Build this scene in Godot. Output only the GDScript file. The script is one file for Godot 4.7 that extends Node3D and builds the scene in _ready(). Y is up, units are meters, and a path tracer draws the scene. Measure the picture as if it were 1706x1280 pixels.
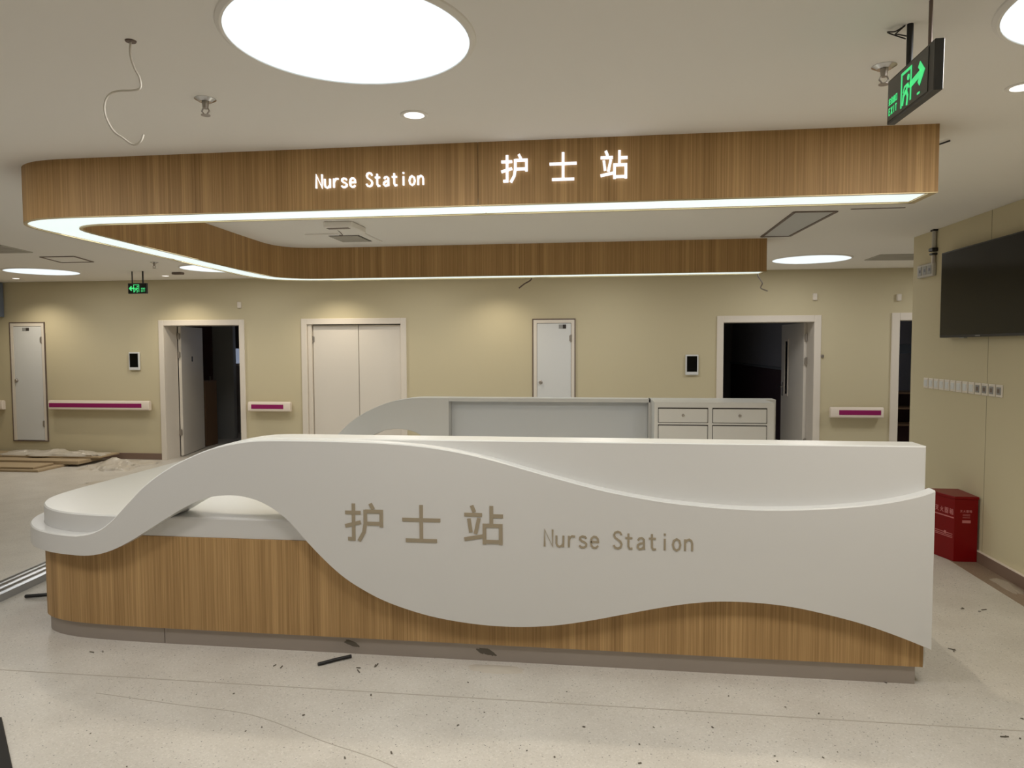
extends Node3D

const ZB := -9.864      # room face of the back wall
const HC := 2.65        # ceiling
const ZM := -10.56      # the desk is mirrored front to rear: z -> ZM - z
const LAMP := 2.2      # light of a round ceiling lamp
var M := {}
var used := {}
var windows := 0
var rng := RandomNumberGenerator.new()

# ---------------------------------------------------------------- mesh tools
class MB:
	var v := PackedVector3Array()
	var n := PackedVector3Array()
	var u := PackedVector2Array()
	func tri(a: Vector3, b: Vector3, c: Vector3, na: Vector3, nb: Vector3, nc: Vector3, ua := Vector2.ZERO, ub := Vector2.ZERO, uc := Vector2.ZERO) -> void:
		if (b - a).cross(c - a).dot(na + nb + nc) > 0.0:
			var t := b; b = c; c = t
			t = nb; nb = nc; nc = t
			var s := ub; ub = uc; uc = s
		v.append_array([a, b, c]); n.append_array([na, nb, nc]); u.append_array([ua, ub, uc])
	func quad(a: Vector3, b: Vector3, c: Vector3, d: Vector3, na: Vector3, nb: Vector3, nc: Vector3, nd: Vector3, ua := Vector2.ZERO, ub := Vector2.ZERO, uc := Vector2.ZERO, ud := Vector2.ZERO) -> void:
		tri(a, b, c, na, nb, nc, ua, ub, uc)
		tri(a, c, d, na, nc, nd, ua, uc, ud)
	func flat(a: Vector3, b: Vector3, c: Vector3, d: Vector3, away: Vector3) -> void:
		var k := (b - a).cross(d - a).normalized()
		if k.dot(away) < 0: k = -k
		quad(a, b, c, d, k, k, k, k)
	func mesh() -> ArrayMesh:
		var arr := []
		arr.resize(Mesh.ARRAY_MAX)
		arr[Mesh.ARRAY_VERTEX] = v; arr[Mesh.ARRAY_NORMAL] = n; arr[Mesh.ARRAY_TEX_UV] = u
		var m := ArrayMesh.new()
		m.add_surface_from_arrays(Mesh.PRIMITIVE_TRIANGLES, arr)
		return m

var PLAN := Transform3D(Basis(Vector3(1, 0, 0), Vector3(0, 0, 1), Vector3(0, 1, 0)), Vector3.ZERO)   # (x, z, height)
var SIDE := Transform3D(Basis(Vector3(0, 0, 1), Vector3(0, 1, 0), Vector3(1, 0, 0)), Vector3.ZERO)   # (z, y, x)

func area2(p: PackedVector2Array) -> float:
	var s := 0.0
	for i in p.size():
		s += p[i].cross(p[(i + 1) % p.size()])
	return s * 0.5

func inset(p: PackedVector2Array, b: float) -> PackedVector2Array:
	var q := PackedVector2Array()
	var k := p.size()
	for i in k:
		var e0 := (p[i] - p[(i + k - 1) % k]).normalized()
		var e1 := (p[(i + 1) % k] - p[i]).normalized()
		var n0 := Vector2(e0.y, -e0.x)
		var n1 := Vector2(e1.y, -e1.x)
		q.append(p[i] - (n0 + n1) / maxf(0.3, 1.0 + n0.dot(n1)) * b)
	return q

func prism(mb: MB, poly: PackedVector2Array, d0: float, d1: float, xf := Transform3D.IDENTITY, b0 := 0.0, b1 := 0.0) -> void:
	var p := PackedVector2Array(poly)
	if area2(p) < 0:
		p.reverse()
	var k := p.size()
	var rings := []
	if b0 > 0: rings.append([d0, inset(p, b0)])
	rings.append([d0 + b0, p])
	rings.append([d1 - b1, p])
	if b1 > 0: rings.append([d1, inset(p, b1)])
	var en := []
	for i in k:
		var e := (p[(i + 1) % k] - p[i]).normalized()
		en.append(Vector2(e.y, -e.x))
	var arc := 0.0
	for i in k:
		var j := (i + 1) % k
		var ni: Vector2 = en[i]
		var nj: Vector2 = en[i]
		var before: Vector2 = en[(i + k - 1) % k]
		var after: Vector2 = en[j]
		if before.dot(en[i]) > 0.8: ni = (before + en[i]).normalized()
		if after.dot(en[i]) > 0.8: nj = (after + en[i]).normalized()
		var L := p[i].distance_to(p[j])
		for r in rings.size() - 1:
			var ra: PackedVector2Array = rings[r][1]
			var rb: PackedVector2Array = rings[r + 1][1]
			var da: float = rings[r][0]
			var db: float = rings[r + 1][0]
			var tilt := 0.0
			if ra != rb: tilt = -1.0 if r == 0 and b0 > 0 else 1.0
			var A := xf.basis * (Vector3(ni.x, ni.y, tilt).normalized())
			var B := xf.basis * (Vector3(nj.x, nj.y, tilt).normalized())
			mb.quad(xf * Vector3(ra[i].x, ra[i].y, da), xf * Vector3(ra[j].x, ra[j].y, da), xf * Vector3(rb[j].x, rb[j].y, db), xf * Vector3(rb[i].x, rb[i].y, db), A, B, B, A,
				Vector2(arc, da), Vector2(arc + L, da), Vector2(arc + L, db), Vector2(arc, db))
		arc += L
	for cap in [[rings[0], -1.0], [rings[rings.size() - 1], 1.0]]:
		var q: PackedVector2Array = cap[0][1]
		var t := Geometry2D.triangulate_polygon(q)
		var nn := xf.basis * Vector3(0, 0, cap[1])
		for i in range(0, t.size(), 3):
			var a := q[t[i]]; var b := q[t[i + 1]]; var c := q[t[i + 2]]
			mb.tri(xf * Vector3(a.x, a.y, cap[0][0]), xf * Vector3(b.x, b.y, cap[0][0]), xf * Vector3(c.x, c.y, cap[0][0]), nn, nn, nn, a, b, c)

func rrect(x0: float, y0: float, x1: float, y1: float, r := 0.0, seg := 1) -> PackedVector2Array:
	if r <= 0.0:
		return PackedVector2Array([Vector2(x0, y0), Vector2(x1, y0), Vector2(x1, y1), Vector2(x0, y1)])
	var p := PackedVector2Array()
	for c in [[x1 - r, y0 + r, -PI / 2], [x1 - r, y1 - r, 0.0], [x0 + r, y1 - r, PI / 2], [x0 + r, y0 + r, PI]]:
		for i in seg + 1:
			var a: float = c[2] + PI / 2 * i / seg
			p.append(Vector2(c[0] + cos(a) * r, c[1] + sin(a) * r))
	return p

func box(mb: MB, lo: Vector3, hi: Vector3, b := 0.0, xf := Transform3D.IDENTITY) -> void:
	prism(mb, rrect(lo.x, lo.y, hi.x, hi.y, b), lo.z, hi.z, xf, b, b)

func bx(lo: Vector3, hi: Vector3, b := 0.0, xf := Transform3D.IDENTITY) -> MB:
	var mb := MB.new()
	box(mb, lo, hi, b, xf)
	return mb

func circle(c: Vector2, r: float, seg := 48) -> PackedVector2Array:
	var p := PackedVector2Array()
	for i in seg:
		p.append(c + Vector2(cos(TAU * i / seg), sin(TAU * i / seg)) * r)
	return p

func tube(mb: MB, pts: PackedVector3Array, r: float, seg := 8) -> void:
	var prev := Vector3.ZERO
	var rings := []
	var side := Vector3.UP
	for i in pts.size():
		var t := (pts[mini(i + 1, pts.size() - 1)] - pts[maxi(i - 1, 0)]).normalized()
		if i == 0:
			side = t.cross(Vector3.UP if absf(t.y) < 0.9 else Vector3.RIGHT).normalized()
		else:
			side = (side - t * side.dot(t)).normalized()
		var up := t.cross(side)
		var ring := []
		for k in seg:
			var a := TAU * k / seg
			ring.append(side * cos(a) + up * sin(a))
		rings.append(ring)
	for i in pts.size() - 1:
		for k in seg:
			var j := (k + 1) % seg
			mb.quad(pts[i] + rings[i][k] * r, pts[i] + rings[i][j] * r, pts[i + 1] + rings[i + 1][j] * r, pts[i + 1] + rings[i + 1][k] * r, rings[i][k], rings[i][j], rings[i + 1][j], rings[i + 1][k])
	for e in [0, pts.size() - 1]:
		var d := (pts[e] - pts[1 if e == 0 else e - 1]).normalized()
		for k in seg:
			mb.tri(pts[e], pts[e] + rings[e][k] * r, pts[e] + rings[e][(k + 1) % seg] * r, d, d, d)

func lathe(mb: MB, prof: Array, seg: int, xf: Transform3D) -> void:      # profile of Vector2(radius, height), hard edges
	for i in prof.size() - 1:
		var a: Vector2 = prof[i]
		var b: Vector2 = prof[i + 1]
		var e := (b - a).normalized()
		var nr := Vector2(e.y, -e.x)
		for k in seg:
			var t0 := TAU * k / seg
			var t1 := TAU * (k + 1) / seg
			var c0 := Vector3(cos(t0), 0, sin(t0))
			var c1 := Vector3(cos(t1), 0, sin(t1))
			var up := Vector3.UP
			var n0 := xf.basis * (c0 * nr.x + up * nr.y)
			var n1 := xf.basis * (c1 * nr.x + up * nr.y)
			mb.quad(xf * (c0 * a.x + up * a.y), xf * (c1 * a.x + up * a.y), xf * (c1 * b.x + up * b.y), xf * (c0 * b.x + up * b.y), n0, n1, n1, n0)

func stroke(mb: MB, pts: PackedVector2Array, w: float, d0: float, d1: float, xf: Transform3D, closed := false) -> void:
	var k := pts.size()
	var L := PackedVector2Array()
	var R := PackedVector2Array()
	for i in k:
		var a := pts[(i + k - 1) % k] if (i > 0 or closed) else pts[i]
		var c := pts[(i + 1) % k] if (i < k - 1 or closed) else pts[i]
		var e0 := (pts[i] - a).normalized() if a != pts[i] else (c - pts[i]).normalized()
		var e1 := (c - pts[i]).normalized() if c != pts[i] else e0
		var n0 := Vector2(-e0.y, e0.x)
		var n1 := Vector2(-e1.y, e1.x)
		var m := (n0 + n1) / maxf(0.45, 1.0 + n0.dot(n1)) * w * 0.5
		L.append(pts[i] + m); R.append(pts[i] - m)
	var f := xf.basis * Vector3(0, 0, 1)
	for i in (k if closed else k - 1):
		var j := (i + 1) % k
		var q := [L[i], L[j], R[j], R[i]]
		var top := []
		var low := []
		for p in q:
			top.append(xf * Vector3(p.x, p.y, d1)); low.append(xf * Vector3(p.x, p.y, d0))
		mb.flat(top[0], top[1], top[2], top[3], f)
		var mid: Vector3 = (top[0] + top[1] + top[2] + top[3]) / 4
		mb.flat(top[0], top[1], low[1], low[0], top[0] - top[3])
		mb.flat(top[2], top[3], low[3], low[2], top[3] - top[0])
		if not closed and i == 0: mb.flat(top[0], top[3], low[3], low[0], top[0] - top[1])
		if not closed and i == k - 2: mb.flat(top[1], top[2], low[2], low[1], top[1] - top[0])

func smooth2(pts: Array, per: int) -> PackedVector2Array:       # Catmull-Rom through the points
	var o := PackedVector2Array()
	for i in pts.size() - 1:
		var a: Vector2 = pts[maxi(i - 1, 0)]
		var b: Vector2 = pts[i]
		var c: Vector2 = pts[i + 1]
		var d: Vector2 = pts[mini(i + 2, pts.size() - 1)]
		for k in per:
			o.append(b.cubic_interpolate(c, a, d, float(k) / per))
	o.append(pts[pts.size() - 1])
	return o

func smooth3(pts: Array, per: int) -> PackedVector3Array:
	var o := PackedVector3Array()
	for i in pts.size() - 1:
		var a: Vector3 = pts[maxi(i - 1, 0)]
		var b: Vector3 = pts[i]
		var c: Vector3 = pts[i + 1]
		var d: Vector3 = pts[mini(i + 2, pts.size() - 1)]
		for k in per:
			o.append(b.cubic_interpolate(c, a, d, float(k) / per))
	o.append(pts[pts.size() - 1])
	return o

func offset_line(p: PackedVector2Array, off: float) -> PackedVector2Array:      # off > 0: to the left of the walking direction
	var o := PackedVector2Array()
	for i in p.size():
		var e0 := (p[i] - p[maxi(i - 1, 0)]).normalized()
		var e1 := (p[mini(i + 1, p.size() - 1)] - p[i]).normalized()
		if i == 0: e0 = e1
		if i == p.size() - 1: e1 = e0
		var n0 := Vector2(-e0.y, e0.x)
		var n1 := Vector2(-e1.y, e1.x)
		o.append(p[i] + (n0 + n1) / maxf(0.4, 1.0 + n0.dot(n1)) * off)
	return o

func band(p: PackedVector2Array, o0: float, o1: float) -> PackedVector2Array:
	var a := offset_line(p, o0)
	var b := offset_line(p, o1)
	b.reverse()
	a.append_array(b)
	return a

# ---------------------------------------------------------------- nodes
func numbered(called: String) -> String:
	var k: int = used.get(called, 0)
	used[called] = k + 1
	return called if k == 0 else "%s_%03d" % [called, k]

func thing(called: String, label: String, category: String, at := Vector3.ZERO, group := "", kind := "") -> Node3D:
	var o := Node3D.new()
	o.name = numbered(called)
	o.position = at
	add_child(o)
	meta(o, label, category, group, kind)
	return o

func meta(o: Node3D, label: String, category := "", group := "", kind := "") -> void:
	if label: o.set_meta("label", label)
	if category: o.set_meta("category", category)
	if group: o.set_meta("group", group)
	if kind: o.set_meta("kind", kind)

func put(called: String, mb: MB, mat: Material, parent: Node3D = null) -> MeshInstance3D:      # vertices are given in the world; parents may stand elsewhere
	var o := MeshInstance3D.new()
	o.name = called if parent else numbered(called)
	o.mesh = mb.mesh()
	o.material_override = mat
	(parent if parent else self).add_child(o, true)
	if parent:
		var q: Node3D = parent
		var off := Vector3.ZERO
		while q != self:
			off += q.position
			q = q.get_parent()
		o.position = -off
	return o

func single(called: String, mb: MB, mat: Material, label: String, category: String, group := "", kind := "") -> MeshInstance3D:
	var o := put(called, mb, mat)
	meta(o, label, category, group, kind)
	return o

func area_light(parent: Node3D, at: Vector3, size: Vector2, energy: float, color: Color, turn := 0.0) -> void:      # at: in the world, shining down
	var l := AreaLight3D.new()
	l.name = "lamp_light"
	l.area_size = size
	l.area_normalize_energy = true
	l.light_energy = energy
	l.light_color = color
	l.area_range = 30.0
	l.area_attenuation = 2.0
	l.shadow_enabled = true
	l.rotation = Vector3(-PI / 2, turn, 0)
	parent.add_child(l, true)
	l.global_position = at

# ---------------------------------------------------------------- materials
func mat(c: Color, rough := 0.5, metal := 0.0, spec := 0.5) -> StandardMaterial3D:
	var m := StandardMaterial3D.new()
	m.albedo_color = c
	m.roughness = rough
	m.metallic = metal
	m.metallic_specular = spec
	return m

func c8(r: int, g: int, b: int) -> Color:
	return Color(r / 255.0, g / 255.0, b / 255.0)

func glow(c: Color, e: float) -> StandardMaterial3D:
	var m := mat(c, 0.6)
	m.emission_enabled = true
	m.emission = c
	m.emission_energy_multiplier = e
	return m

func wood_texture() -> ImageTexture:
	var w := 1024
	var h := 128
	var im := Image.create(w, h, false, Image.FORMAT_RGB8)
	var a := FastNoiseLite.new(); a.seed = 3; a.frequency = 0.012; a.fractal_octaves = 3
	var b := FastNoiseLite.new(); b.seed = 8; b.frequency = 0.11; b.fractal_octaves = 2
	var c := FastNoiseLite.new(); c.seed = 21; c.frequency = 0.35; c.fractal_octaves = 2
	for x in w:
		var seam := minf(1.0, minf(x, w - x) / 60.0)
		var wide := a.get_noise_1d(x) * seam
		var fine := b.get_noise_1d(x)
		for y in h:
			var yy := absf(y - h / 2.0) * 0.06
			var t := 0.5 + wide * 0.32 + fine * 0.35 + c.get_noise_2d(x, yy) * 0.28 + a.get_noise_2d(x * 1.0, yy * 2.0 + 90.0) * 0.2
			var col := c8(150, 117, 74).lerp(c8(208, 170, 118), clampf(t, 0, 1))
			im.set_pixel(x, y, col)
	im.generate_mipmaps()
	return ImageTexture.create_from_image(im)

func terrazzo_texture(base: Color, seed_: int, dark: int, light: int) -> ImageTexture:
	var w := 1024
	var im := Image.create(w, w, false, Image.FORMAT_RGB8)
	var r := RandomNumberGenerator.new()
	r.seed = seed_
	im.fill(base)
	for i in 52000:
		var k := r.randf_range(-0.05, 0.05)
		im.fill_rect(Rect2i(r.randi() % w, r.randi() % w, 1 + r.randi() % 5, 1 + r.randi() % 5), Color(base.r + k, base.g + k * 1.02, base.b + k * 1.05))
	for i in dark:
		var k := r.randf_range(0.45, 0.82)
		var s := 1 + r.randi() % 3
		im.fill_rect(Rect2i(r.randi() % w, r.randi() % w, s, s), Color(base.r * k, base.g * k, base.b * k))
	for i in light:
		im.fill_rect(Rect2i(r.randi() % w, r.randi() % w, 2 + r.randi() % 4, 2 + r.randi() % 3), base.lerp(Color.WHITE, r.randf_range(0.1, 0.35)))
	im.generate_mipmaps()
	return ImageTexture.create_from_image(im)

func noise_tex(seed_: int, freq: float, lo: Color, hi: Color, size := 512) -> NoiseTexture2D:
	var f := FastNoiseLite.new(); f.seed = seed_; f.frequency = freq; f.fractal_octaves = 4
	var t := NoiseTexture2D.new(); t.width = size; t.height = size; t.seamless = true; t.noise = f
	var g := Gradient.new(); g.set_color(0, lo); g.set_color(1, hi)
	t.color_ramp = g
	return t

func materials() -> void:
	M.ceiling = mat(c8(246, 243, 237), 0.9, 0, 0.3)
	M.wall = mat(c8(208, 198, 167), 0.75, 0, 0.35)
	M.white = mat(c8(223, 222, 219), 0.3, 0, 0.5)       # solid surface of the desk
	M.door = mat(c8(228, 222, 212), 0.45)
	M.door_cool = mat(c8(222, 224, 224), 0.4)
	M.frame = mat(c8(230, 222, 210), 0.45)
	M.rail = mat(c8(232, 220, 206), 0.4)
	M.rubble = mat(c8(160, 146, 130), 0.85)
	M.border_line = mat(c8(160, 150, 124), 0.8)
	M.magenta = mat(c8(150, 22, 98), 0.45)
	M.steel = mat(c8(176, 170, 164), 0.38, 0.85)
	M.kick = mat(c8(172, 162, 153), 0.42, 0.4)
	M.chrome = mat(c8(205, 205, 205), 0.2, 1.0)
	M.alu = mat(c8(190, 192, 195), 0.3, 0.9)
	M.gold = mat(c8(196, 178, 138), 0.4, 0.5)
	M.letter = mat(c8(166, 153, 130), 0.45)
	M.black = mat(c8(22, 20, 20), 0.45)
	M.screen = mat(c8(14, 14, 12), 0.12, 0, 0.3)
	M.dark_trim = mat(c8(120, 106, 98), 0.45, 0.4)
	M.gap = mat(c8(58, 52, 48), 0.8)
	M.base = mat(c8(128, 106, 92), 0.5)
	M.grey = mat(c8(150, 150, 148), 0.6)
	M.vent = mat(c8(188, 184, 174), 0.6)
	M.red = mat(c8(124, 4, 8), 0.35, 0, .35)
	M.redprint = mat(c8(196, 120, 120), 0.5)
	M.cable = mat(c8(222, 216, 204), 0.6)
	M.board = mat(c8(176, 156, 126), 0.8)
	M.film = mat(Color(0.78, 0.75, 0.70), 0.3)
	M.purple = mat(c8(92, 66, 66), 0.7)
	M.room = mat(c8(186, 180, 176), 0.8)
	M.roomfloor = mat(c8(90, 84, 78), 0.6)
	M.brown = mat(c8(110, 84, 60), 0.7)
	M.bluegrey = mat(c8(112, 122, 140), 0.6)
	M.glass = mat(Color(.9, .94, .96, .12), .05)
	M.glass.transparency = BaseMaterial3D.TRANSPARENCY_ALPHA
	M.lamp = glow(c8(232, 244, 253), 1.0)
	M.spot = glow(c8(255, 250, 246), 1.6)
	M.led = glow(c8(226, 240, 240), 0.92)
	M.sign_white = glow(c8(246, 248, 255), 1.0)
	M.green = glow(c8(80, 232, 140), 0.7)
	M.wood = mat(Color.WHITE, 0.55, 0, 0.4)
	M.wood.albedo_texture = wood_texture()
	M.wood.uv1_scale = Vector3(0.62, 0.8, 1)
	M.floor = mat(Color.WHITE, 0.38, 0, 0.5)
	M.floor.albedo_texture = terrazzo_texture(c8(213, 208, 199), 5, 1500, 1600)
	M.floor.uv1_triplanar = true
	M.floor.uv1_world_triplanar = true
	M.floor.uv1_scale = Vector3(0.6, 0.6, 0.6)
	M.floor.detail_enabled = true
	M.floor.detail_blend_mode = BaseMaterial3D.BLEND_MODE_MUL
	M.floor.detail_albedo = noise_tex(11, 0.006, Color(0.93, 0.925, 0.92), Color(1, 1, 1))
	M.floor.uv2_triplanar = true
	M.floor.uv2_world_triplanar = true
	M.floor.uv2_scale = Vector3(0.17, 0.17, 0.17)
	M.border = mat(Color.WHITE, 0.45)
	M.border.albedo_texture = terrazzo_texture(c8(146, 126, 108), 9, 900, 900)
	M.border.uv1_triplanar = true
	M.border.uv1_world_triplanar = true
	M.border.uv1_scale = Vector3(0.6, 0.6, 0.6)
	M.scuff = mat(c8(98, 91, 80), 0.8)
	M.crack = mat(c8(182, 174, 162), 0.8)

# ---------------------------------------------------------------- lettering
func glyph(c: String) -> Array:
	match c:
		"N": return [[.05, 0, .05, 1, .45, 0, .45, 1]]
		"u": return [[.07, .66, .07, .2, .12, .06, .22, .01, .33, .06, .42, .2], [.42, .66, .42, 0]]
		"r": return [[.12, .66, .12, 0], [.12, .38, .18, .55, .28, .65, .43, .63]]
		"s": return [[.42, .53, .35, .63, .22, .66, .11, .59, .1, .47, .19, .38, .32, .32, .42, .22, .41, .09, .3, .01, .17, .01, .07, .12]]
		"e": return [[.07, .35, .43, .35, .41, .53, .33, .64, .22, .66, .11, .56, .07, .35, .1, .12, .2, .01, .32, .01, .43, .13]]
		"S": return [[.43, .8, .37, .94, .25, .99, .12, .93, .07, .79, .12, .64, .25, .53, .38, .42, .44, .26, .39, .08, .26, .01, .12, .06, .05, .2]]
		"t": return [[.2, .9, .2, .15, .26, .02, .4, .04], [.05, .64, .39, .64]]
		"a": return [[.09, .52, .17, .64, .29, .66, .38, .57, .39, .0], [.39, .37, .2, .34, .09, .25, .08, .11, .17, .01, .29, .04, .39, .17]]
		"i": return [[.25, .66, .25, 0], [.25, .96, .25, .84]]
		"o": return [[.43, .33, .38, .56, .25, .66, .12, .56, .07, .33, .12, .1, .25, .0, .38, .1, .43, .33]]
		"n": return [[.08, .66, .08, 0], [.08, .44, .17, .6, .28, .66, .38, .58, .42, .42, .42, 0]]
		"E": return [[.42, .95, .08, .95, .08, .05, .42, .05], [.08, .52, .38, .52]]
		"X": return [[.05, 0, .45, 1], [.45, 0, .05, 1]]
		"I": return [[.25, 0, .25, 1]]
		"T": return [[.03, .95, .47, .95], [.25, .95, .25, 0]]
		"护": return [[0, .75, .41, .75], [.22, .99, .22, .05, .07, .05], [0, .39, .41, .5], [.66, 1, .74, .85], [.53, .79, .95, .79, .95, .38], [.53, .47, .95, .47], [.53, .83, .53, .47, .49, .23, .36, .0]]
		"士": return [[0, .6, 1, .6], [.5, 1, .5, .05], [.09, .05, .91, .05]]
		"站": return [[.19, 1, .26, .83], [0, .76, .46, .76], [.12, .66, .17, .3], [.38, .68, .29, .27], [0, .12, .48, .21], [.7, 1, .7, .48], [.7, .74, 1, .74], [.52, .0, .52, .49, .94, .49, .94, .0], [.52, .07, .94, .07]]
		"灭": return [[.08, .92, .92, .92], [.22, .7, .28, .45], [.82, .72, .68, .46], [.5, .86, .5, .5, .38, .22, .08, .02], [.5, .5, .65, .2, .94, .02]]
		"火": return [[.2, .72, .27, .42], [.84, .76, .66, .46], [.5, 1, .5, .55, .36, .22, .06, .02], [.5, .55, .66, .22, .95, .02]]
		"器": return [[.1, .95, .42, .95, .42, .68, .1, .68, .1, .95], [.58, .95, .9, .95, .9, .68, .58, .68, .58, .95], [.05, .52, .95, .52], [.5, .66, .1, .36], [.5, .52, .92, .36], [.12, .3, .42, .3, .42, .02, .12, .02, .12, .3], [.58, .3, .9, .3, .9, .02, .58, .02, .58, .3]]
		"箱": return [[.22, 1, .05, .78], [.15, .9, .45, .9], [.68, 1, .52, .8], [.6, .9, .95, .9], [.05, .58, .48, .58], [.27, .76, .27, .0], [.27, .5, .05, .2], [.27, .5, .48, .3], [.58, .72, .92, .72, .92, .02, .58, .02, .58, .72], [.58, .48, .92, .48], [.58, .25, .92, .25]]
		"安": return [[.5, 1, .5, .88], [.08, .68, .08, .84, .92, .84, .92, .68], [.05, .45, .95, .45], [.42, .75, .25, .25, .9, .02], [.68, .45, .5, .18, .1, .0]]
		"全": return [[.5, 1, .05, .55], [.5, 1, .95, .55], [.25, .5, .75, .5], [.25, .28, .75, .28], [.5, .5, .5, .05], [.08, .05, .92, .05]]
		"出": return [[.5, 1, .5, .05], [.15, .9, .15, .52, .85, .52], [.85, .9, .85, .52], [.08, .4, .08, .03, .92, .03], [.92, .4, .92, .03]]
		"口": return [[.15, .9, .85, .9, .85, .05, .15, .05, .15, .9]]
	return []

func write_glyph(mb: MB, c: String, org: Vector2, sx: float, sy: float, w: float, d0: float, d1: float, xf: Transform3D) -> void:
	var k := 0
	for s in glyph(c):
		var p := PackedVector2Array()
		for i in range(0, s.size(), 2):
			p.append(org + Vector2(s[i] * sx, s[i + 1] * sy))
		var closed := p.size() > 3 and p[0].distance_to(p[p.size() - 1]) < 1e-5
		if closed: p.remove_at(p.size() - 1)
		stroke(mb, p, w, d0, d1 + k * 0.00015, xf, closed)
		k += 1

func lettering(parent: Node3D, m: Material, chars: Array, z: float, depth: float, w: float, latin_w: float, text: String, lx: float, pitch: float, ly: float, cap: float) -> void:
	var g := Node3D.new(); g.name = "lettering"; parent.add_child(g, true)
	for c in chars:      # [character, x0, y0, width, height]
		var mb := MB.new()
		write_glyph(mb, c[0], Vector2(c[1] + w * .3, c[2] + w * .3), c[3] - w * .6, c[4] - w * .6, w, z, z + depth, Transform3D.IDENTITY)
		put("character", mb, m, g)
	for i in text.length():
		if text[i] == " ": continue
		var mb := MB.new()
		write_glyph(mb, text[i], Vector2(lx + pitch * i, ly), pitch * 1.75, cap, latin_w, z, z + depth, Transform3D.IDENTITY)
		put("letter", mb, m, g)

# ---------------------------------------------------------------- scene
func _ready() -> void:
	rng.seed = 7
	var cam := Camera3D.new()
	cam.name = "camera"
	cam.fov = rad_to_deg(2.0 * atan(640.0 / 1200.0))
	cam.position = Vector3(0, 1.65, 0)
	cam.rotation = Vector3(-0.0512, 0.1285, -0.0034)
	cam.current = true
	add_child(cam)
	var we := WorldEnvironment.new()
	we.name = "environment"
	var e := Environment.new()
	e.background_mode = Environment.BG_COLOR
	e.background_color = Color(0.58, 0.62, 0.70)      # dusk outside the ward windows
	e.tonemap_mode = Environment.TONE_MAPPER_LINEAR
	e.tonemap_exposure = 0.92
	e.sdfgi_enabled = true
	e.ssao_enabled = true
	e.ssil_enabled = true
	we.environment = e
	add_child(we)
	materials()
	room()
	doors()
	desk()
	canopy()
	lamps()
	ceiling_things()
	wall_things()
	floor_things()

# ---------------------------------------------------------------- room
func structure(called: String, mb: MB, m: Material, label: String, category: String) -> MeshInstance3D:
	return single(called, mb, m, label, category, "", "structure")

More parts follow.
